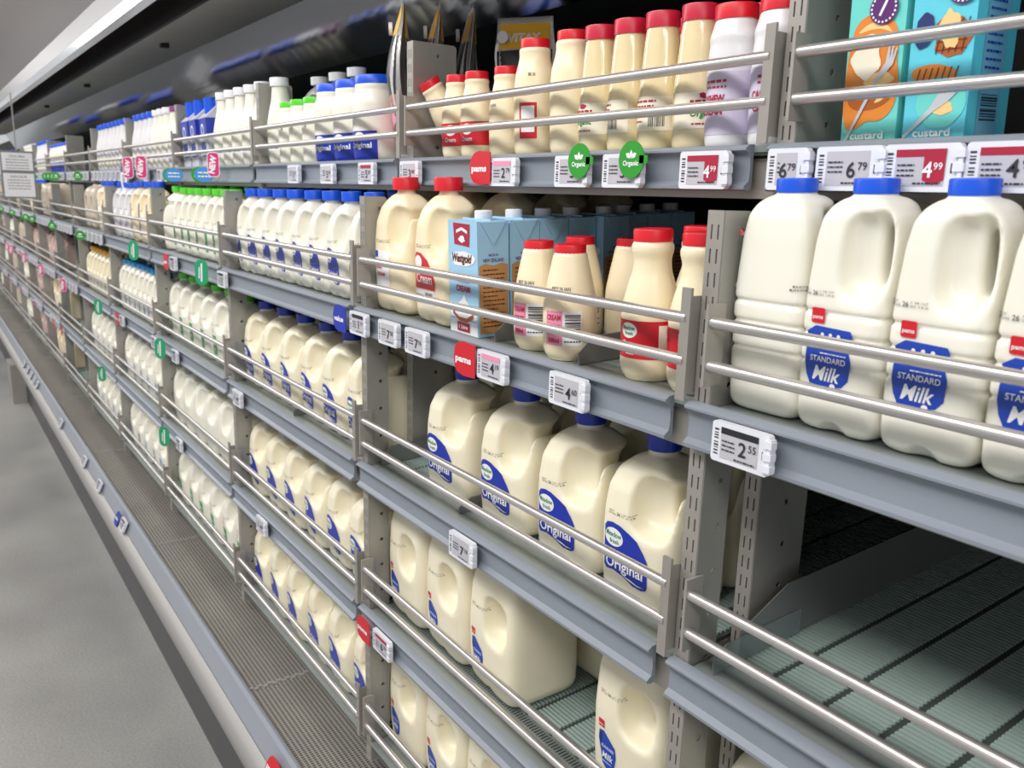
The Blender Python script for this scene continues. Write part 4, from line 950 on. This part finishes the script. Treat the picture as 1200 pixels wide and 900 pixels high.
# ------------------------------------------------------------------ price tags
def make_tag(label, w_=.062, h_=.036, price='2', cents='55', band=None, red=False):
    t = thing('price_tag', label, 'price tag')
    MB().rbox(-w_/2, w_/2*.98, -.006, 0, -h_/2, h_/2, .003).build('frame', M['tagw'], t, smooth=True)
    sx0, sx1, sz0, sz1 = -w_/2+.010, w_/2-.011, -h_/2+.004, h_/2-.004
    s_ = Flat().rect(sx0, sx1, sz0, sz1).on_plane('screen', M['screen'], t, -.0063)
    fl = Flat(); L_ = sx1-sx0
    if not red: fl.text(price, sx1-.0155 if L_ > .03 else sx1-.013, -.007, .0125, .012).text(cents, sx1-.0055 if L_ > .03 else sx1-.0045, -.0012, .0062, .006)
    for i in range(3): fl.dashes(sx0+.002, sx0+L_*(.40 if L_ > .03 else .2), .0045-.0038*i-(.003 if band else 0), .0015, i+len(label))
    fl.dashes(sx0+L_*.4, sx1-.002, sz0+.0015, .0016, 9)
    fl.on_plane('lettering', M['ink'], s_, -.0070)
    if band: Flat().rect(sx0, sx1, sz1-.0055, sz1).on_plane('header_band', M[band], s_, -.0066)
    if red:
        Flat().poly([(sx1-L_*.42, sz1), (sx1-L_*.42, -.009), (sx1-L_*.21, -.0125), (sx1, -.009), (sx1, sz1)][::-1]).on_plane('price_patch', M['p_maroon'], s_, -.0068)
        Flat().text(price, sx1-.0130, -.007, .0115, .015).text(cents, sx1-.0050, -.0015, .0052, .008).on_plane('price', M['p_white'], s_, -.0072)
    Flat().bars(-w_/2+.003, -w_/2+.0075, -h_/2+.006, h_/2-.006, 9, False, 3).rect(w_/2-.007, w_/2-.0055, -.004, .003).on_plane('side_code', M['ink'], t, -.0064)
    mb = MB()
    for zz in (-.010, .0, .010): mb.box(w_/2-.0045, w_/2+.0035, -.009, -.002, zz-.003, zz+.003)
    mb.box(w_/2-.001, w_/2+.002, -.008, -.001, -h_/2+.003, h_/2-.003)
    mb.build('clip', M['tagw'], t)
    return t
def at_tag(t, x, sname, dz=-.019, y=-.0095):
    t.location = (x, YF[sname]+y, Z(LV[sname]+dz)); return t
T = [('white price tag reading 2.55 under the milk bottles', .072, 'second', '2', '55', 'p_dark', 0), ('white price tag reading 4.60 below the shelf divider', -.157, 'second', '4', '60', None, 0),
     ('white price tag reading 4.19 beside the red brand tab', -.300, 'second', '4', '19', 'p_pink', 0), ('white price tag under the Cream jug, right of a similar one', -.485, 'second', '7', '16', None, 0),
     ('white price tag under the red-capped jugs, left of a similar one', -.568, 'second', '7', '50', None, 0), ('white price tag beside the round blue value tab', -.668, 'second', '1', '19', 'p_dark', 0),
     ('white price tag reading 7.19 on the third shelf edge', -.361, 'third', '7', '19', None, 0), ('white price tag beside the red tab on fourth shelf', -.597, 'fourth', '6', '55', 'p_maroon', 0),
     ('small white tag at the left end of the third shelf, third-nearest bay', -1.300, 'third', '4', '16', None, 0), ('small white tag at the left end of the fourth shelf, third-nearest bay', -1.172, 'fourth', '4', '16', None, 0),
     ('wide price tag reading 6.79, second of four on top shelf', .089, 'top', '6', '79', None, 0), ('narrow price tag reading 6.79 at the upright, first of four', .030, 'top', '6', '79', None, 0),
     ('price tag with red patch reading 4.99 under custard cartons', .150, 'top', '4', '99', 'p_maroon', 1), ('price tag with red strip at the right edge of the top shelf', .213, 'top', '4', '99', 'p_maroon', 0),
     ('price tag with red patch under the cashew cream', -.066, 'top', '4', '99', 'p_maroon', 1), ('price tag with green Organic disc, under the barcode bottle', -.181, 'top', '5', '49', None, 0),
     ('price tag with green Organic disc, under the Organic bottle', -.266, 'top', '5', '49', None, 0), ('price tag right of the red brand tab on top shelf', -.405, 'top', '2', '79', 'p_pink', 0),
     ('price tag under the tipped bottle on the top shelf', -.655, 'top', '3', '49', None, 0), ('price tag under the green-capped bottles, left of three', -1.135, 'top', '5', '19', None, 0),
     ('price tag on the top shelf, middle one of three, third-nearest bay', -.968, 'top', '5', '39', None, 0), ('price tag under squat blue-capped bottles, right of three', -.805, 'top', '5', '69', 'p_maroon', 0)]
TP = None
for lab, x, sn, p_, c_, band, red in T:
    w_ = {.030: .042, .213: .060}.get(x, .060)
    t = make_tag(lab, w_, .035, p_, c_, band, red); at_tag(t, x, sn)
    t['group'] = 'electronic price tags'
    if TP is None: TP = t
KIDS[TP.name] = [(ch, list(ch.children)) for ch in TP.children]
# coloured tabs beside or over tags
def tab(kind, label, x, sname, dz=-.019, y=-.017, sc=1):
    t = thing('shelf_tab', label, 'shelf tab', group='coloured shelf tabs')
    if kind in ('pams', 'value'):
        m = 'p_red' if kind == 'pams' else 'p_deepblue'
        MB().prism_y([(.026, -.020), (.026, .020), (0, .022), (-.012, .020), (-.020, .013), (-.023, .002), (-.021, -.010), (-.014, -.018), (0, -.021)], -.0012, 0).build('plate', M[m], t)
        Flat().text(kind, 0, -.004, .008, .04, w=.036).on_plane('lettering', M['p_white'], t, -.0016)
    elif kind == 'organic':
        P = [(.019*math.cos(a), .019*math.sin(a)) for a in [2*PI*i/30 for i in range(30)]]
        MB().prism_y(P, -.0012, 0).box(.012, .024, -.0012, 0, -.004, .004).build('plate', M['p_organicgreen'], t)
        Flat().text('Organic', 0, -.006, .005, .03, w=.024).poly([(0, .001), (.003, .005), (0, .010), (-.003, .005)]).poly([(-.001, .001), (-.004, .007), (-.008, .006), (-.006, .002)]).poly([(.001, .001), (.006, .002), (.008, .006), (.004, .007)]).on_plane('lettering', M['p_white'], t, -.0016)
    elif kind == 'leaf':
        MB().rbox(-.019, .019, -.0012, 0, -.034, .034, .018, 6).build('plate', M['p_seafoam'], t)
        Flat().poly([(-.003, -.024), (.002, -.024), (.004, .024), (-.001, .024)]).poly([(-.009, -.016), (-.006, -.016), (-.004, .014), (-.007, .014)]).on_plane('stripe', M['p_white'], t, -.0016)
    elif kind == 'new':
        MB().rbox(-.019, .019, -.0012, 0, -.034, .034, .012, 6).build('plate', M['p_white'], t)
        Flat().rrect(-.017, .017, -.032, .032, .010).on_plane('inner', M['p_magenta'], t, -.0015)
        o = Flat().text('NEW', 0, -.006, .018, .05, w=.050).on_plane('lettering', M['p_white'], t, -.0018); o.rotation_euler = (0, math.radians(-80), 0)
    elif kind == 'bluedisc':
        MB().prism_y([(.026*math.cos(a), .018*math.sin(a)) for a in [2*PI*i/30 for i in range(30)]], -.0012, 0).build('plate', M['p_ltblue'], t)
        Flat().dashes(-.016, .016, .003, .004, 2).dashes(-.016, .016, -.006, .004, 3).on_plane('lettering', M['p_white'], t, -.0016)
    turn = kind in ('leaf', 'new', 'bluedisc') or (kind == 'organic' and x < -1)
    if turn: y = -.036 if kind != 'organic' else -.034
    t.location = (x, YF[sname]+y, Z(LV[sname]+dz)); t.scale = (sc, 1, sc)
    if kind in ('leaf', 'new'): t.scale = (sc*.78, 1, sc*.85)
    if turn: t.rotation_euler = (0, 0, math.radians(52))
    return t
tab('pams', 'red brand tab left of the 4.19 tag', -.357, 'second'); tab('value', 'blue value tab left of its price tag, second shelf', -.733, 'second')
tab('pams', 'red brand tab on the top shelf under small cream bottles', -.455, 'top', dz=-.014)
tab('organic', 'green Organic disc under the Organic bottle', -.245, 'top', dz=-.008, y=-.020); tab('organic', 'green Organic disc under the barcode bottle', -.160, 'top', dz=-.008, y=-.020)
tab('pams', 'red brand tab on the fourth shelf edge, second-nearest bay', -.660, 'fourth')
tab('leaf', 'sea-green oblong tab on second shelf beside the fourth post', -1.45, 'second', dz=-.010); tab('leaf', 'sea-green oblong tab on third shelf, fourth-nearest bay', -1.91, 'third', dz=-.006)
tab('leaf', 'sea-green oblong tab on second shelf, fifth-nearest bay', -2.17, 'second', dz=-.010); tab('leaf', 'sea-green oblong tab on fourth shelf, fourth-nearest bay', -1.93, 'fourth', dz=-.010)
tab('leaf', 'sea-green oblong tab on third shelf, sixth-nearest bay', -2.86, 'third', dz=-.008); tab('leaf', 'sea-green oblong tab on fourth shelf, sixth-nearest bay', -2.90, 'fourth', dz=-.012)
tab('pams', 'red brand tab on second shelf under the green bottles', -1.865, 'second'); tab('pams', 'red brand tab on third shelf, fifth-nearest bay', -2.62, 'third')
tab('pams', 'red brand tab on third shelf, seventh-nearest bay', -3.95, 'third'); tab('pams', 'red brand tab on fourth shelf, seventh-nearest bay', -4.1, 'fourth')
tab('bluedisc', 'pair of blue disc tab, left, top shelf, fourth-nearest bay'.replace('pair of ', ''), -1.98, 'top'); tab('bluedisc', 'blue disc tab right of the other, top shelf, fourth-nearest bay', -1.68, 'top', dz=-.019)
tab('organic', 'green disc left of the blue disc, top shelf, fourth-nearest bay', -2.04, 'top', y=-.021); tab('organic', 'green disc under the cartons, right, top shelf, fourth-nearest bay', -1.74, 'top', y=-.021)
tab('new', 'tall magenta NEW tab on top shelf, fourth-nearest bay', -1.60, 'top', dz=.004, y=-.022)
tab('new', 'tall magenta NEW tab, left of two, top shelf, fifth-nearest bay', -2.58, 'top', dz=.006, y=-.022, sc=1.2); tab('new', 'tall magenta NEW tab, right of two, top shelf, fifth-nearest bay', -2.38, 'top', dz=.006, y=-.022, sc=1.2)
def stag(x, sn, lab, g_='small far price tags'): return dup(TP, (x, YF[sn]-.0095, Z(LV[sn]-.019)), 0, lab, g_, detail=2)
stag(-1.372, 'second', 'small white tag beside the sea-green tab on second shelf'); stag(-1.845, 'third', 'small white tag beside the sea-green tab on third shelf')
stag(-1.80, 'second', 'small white tag right of the red brand tab, fourth-nearest bay'); stag(-1.86, 'fourth', 'small white tag beside the sea-green tab, fourth shelf')
stag(-2.09, 'third', 'small white tag on third shelf edge at the fourth-nearest post'); stag(-2.555, 'third', 'small white tag right of the red brand tab, fifth-nearest bay')
for b in range(3, 11):
    for sn, n_ in (('top', 7), ('second', 6 if b > 3 else 0), ('third', 5 if b > 4 else 0), ('fourth', 4 if b > 5 else 0)):
        for i in range(n_):
            x = -b*W-.05-i*.092
            if b == 3 and sn == 'top' and i in (2, 4, 5): continue
            stag(x, sn, f'small far price tag, {NTH[i]} from right, {sn} shelf edge, {ORD[b]} bay', 'price tags of the far bays')
for b in range(4, 10):
    for i, (sn, kd) in enumerate((('top', 'organic'), ('second', 'organic'), ('third', 'new'), ('fourth', 'pams'), ('third', 'pams'))):
        if b == 4 and sn != 'second': continue
        x = -b*W-.15-.1*((i*3+b) % 5)
        tab(kd, f'small blurred {dict(organic="green disc", new="magenta", pams="red")[kd]} tab, {sn} shelf, {ORD[b]} bay', x-.001, sn, y=-.024)
for i in range(4): tab('organic', f'green disc tab, {NTH[i]} of a line on top shelf, seventh-nearest bay', -4.25-.14*i-.07, 'top', y=-.021)
# hanging round ticket
t = thing('round_ticket', 'white round ticket with purple top hanging from top shelf edge', 'ticket', (-2.66, .045, Z(.02)))
MB().prism_y([(.05*math.cos(a), .05*math.sin(a)) for a in [2*PI*i/32 for i in range(32)]], -.001, 0).build('disc', M['p_white'], t)
Flat().poly([(.05*math.cos(a), .05*math.sin(a)) for a in [PI*i/16 for i in range(2, 15)]]).on_plane('purple_cap', M['p_purple'], t, -.0014)
Flat().text('55', 0, -.02, .03, .05).on_plane('lettering', M['p_grey'], t, -.0014)
# tags on the gutter strip
for i, (x, kd) in enumerate(((-.842, 0), (-2.12, 1), (-2.53, 0), (-2.84, 0), (-3.45, 0), (-4.3, 0), (-4.42, 0), (-4.56, 0), (-4.72, 0), (-4.9, 0))):
    if i == 0: continue
    o = dup(TP, (x, -.1275, Z(-1.014)), 0, f'white price tag on the low gutter strip, {NTH[i-1]} from the near end', 'tags on the gutter strip', detail=2)
    o.rotation_euler = (math.radians(-24), 0, 0)
for kd, x, lb in (('value', -2.195, 'blue value tab on the low gutter strip'), ('pams', -.80, 'red brand tab on the gutter strip at the bottom of the photo')):
    o = tab(kd, lb, x, 'bottom'); o.location = (x, -.134, Z(-1.016)); o.rotation_euler = (math.radians(-24), 0, 0)
# blade sign over the far left
t = thing('hanging_sign', 'dark-framed information sign with two white sheets, far left', 'sign', (-4.5, -.10, Z(.03)), math.radians(90))
MB().rbox(-.075, .075, -.006, .006, -.115, .118, .008).build('frame', M['p_grey'], t)
for z0, z1 in ((.022, .108), (-.108, .008)):
    p_ = Flat().rect(-.068, .068, z0, z1).on_plane('sheet', M['p_white'], t, -.0066)
    fl = Flat().text('LOCAL MILK' if z0 > 0 else 'NOTICE', 0, z1-.022, .010, .02, w=.07)
    for i in range(4): fl.dashes(-.05, .05, z1-.036-.014*i, .005, i+int(z0*1000))
    fl.on_plane('lettering', M['p_grey'], p_, -.0070)
MB().box(-.003, .003, -.003, .003, .118, .395).build('hanger', M['steel'], t)
# end panel of the cabinet foot, far left
tag(MB().box(-5.75, -5.5, -.16, -.081, 0, Z(-1.13)).build('plinth_box', M['steel']), 'grey metal box on the floor against the far kick plate', 'box')
# clear guide and steel side guide in the empty bay
t = thing('side_guide', 'blue-grey steel side guide on the empty third shelf beside the post', 'guide', (.040, .02, Z(LV['third']+.002)), 0, tilt=TILT)
mb = MB(); mb.add([(x, y, z) for x in (0, .0014) for y, z in ((.03, .0), (.56, .0), (.56, .060), (.10, .060), (.03, .030))], [(0, 1, 2, 3, 4), (9, 8, 7, 6, 5), (0, 5, 6, 1), (1, 6, 7, 2), (2, 7, 8, 3), (3, 8, 9, 4), (4, 9, 5, 0)])
mb.build('plate', M['guide'], t)
mb = MB(); mb.add([(x, y, z) for x in (.002, .0032) for y, z in ((-.008, .0), (.12, .0), (.12, .026), (.01, .026), (-.008, .012))], [(0, 1, 2, 3, 4), (9, 8, 7, 6, 5), (0, 5, 6, 1), (1, 6, 7, 2), (2, 7, 8, 3), (3, 8, 9, 4), (4, 9, 5, 0)])
mb.build('clear_lip', M['clear'], t)
# remove prototypes never placed
for k_, pr in PR.items():
    if k_ not in USED:
        for ch in list(pr.children):
            for g_ in list(ch.children): bpy.data.objects.remove(g_)
            bpy.data.objects.remove(ch)
        bpy.data.objects.remove(pr)
bpy.context.view_layer.update()
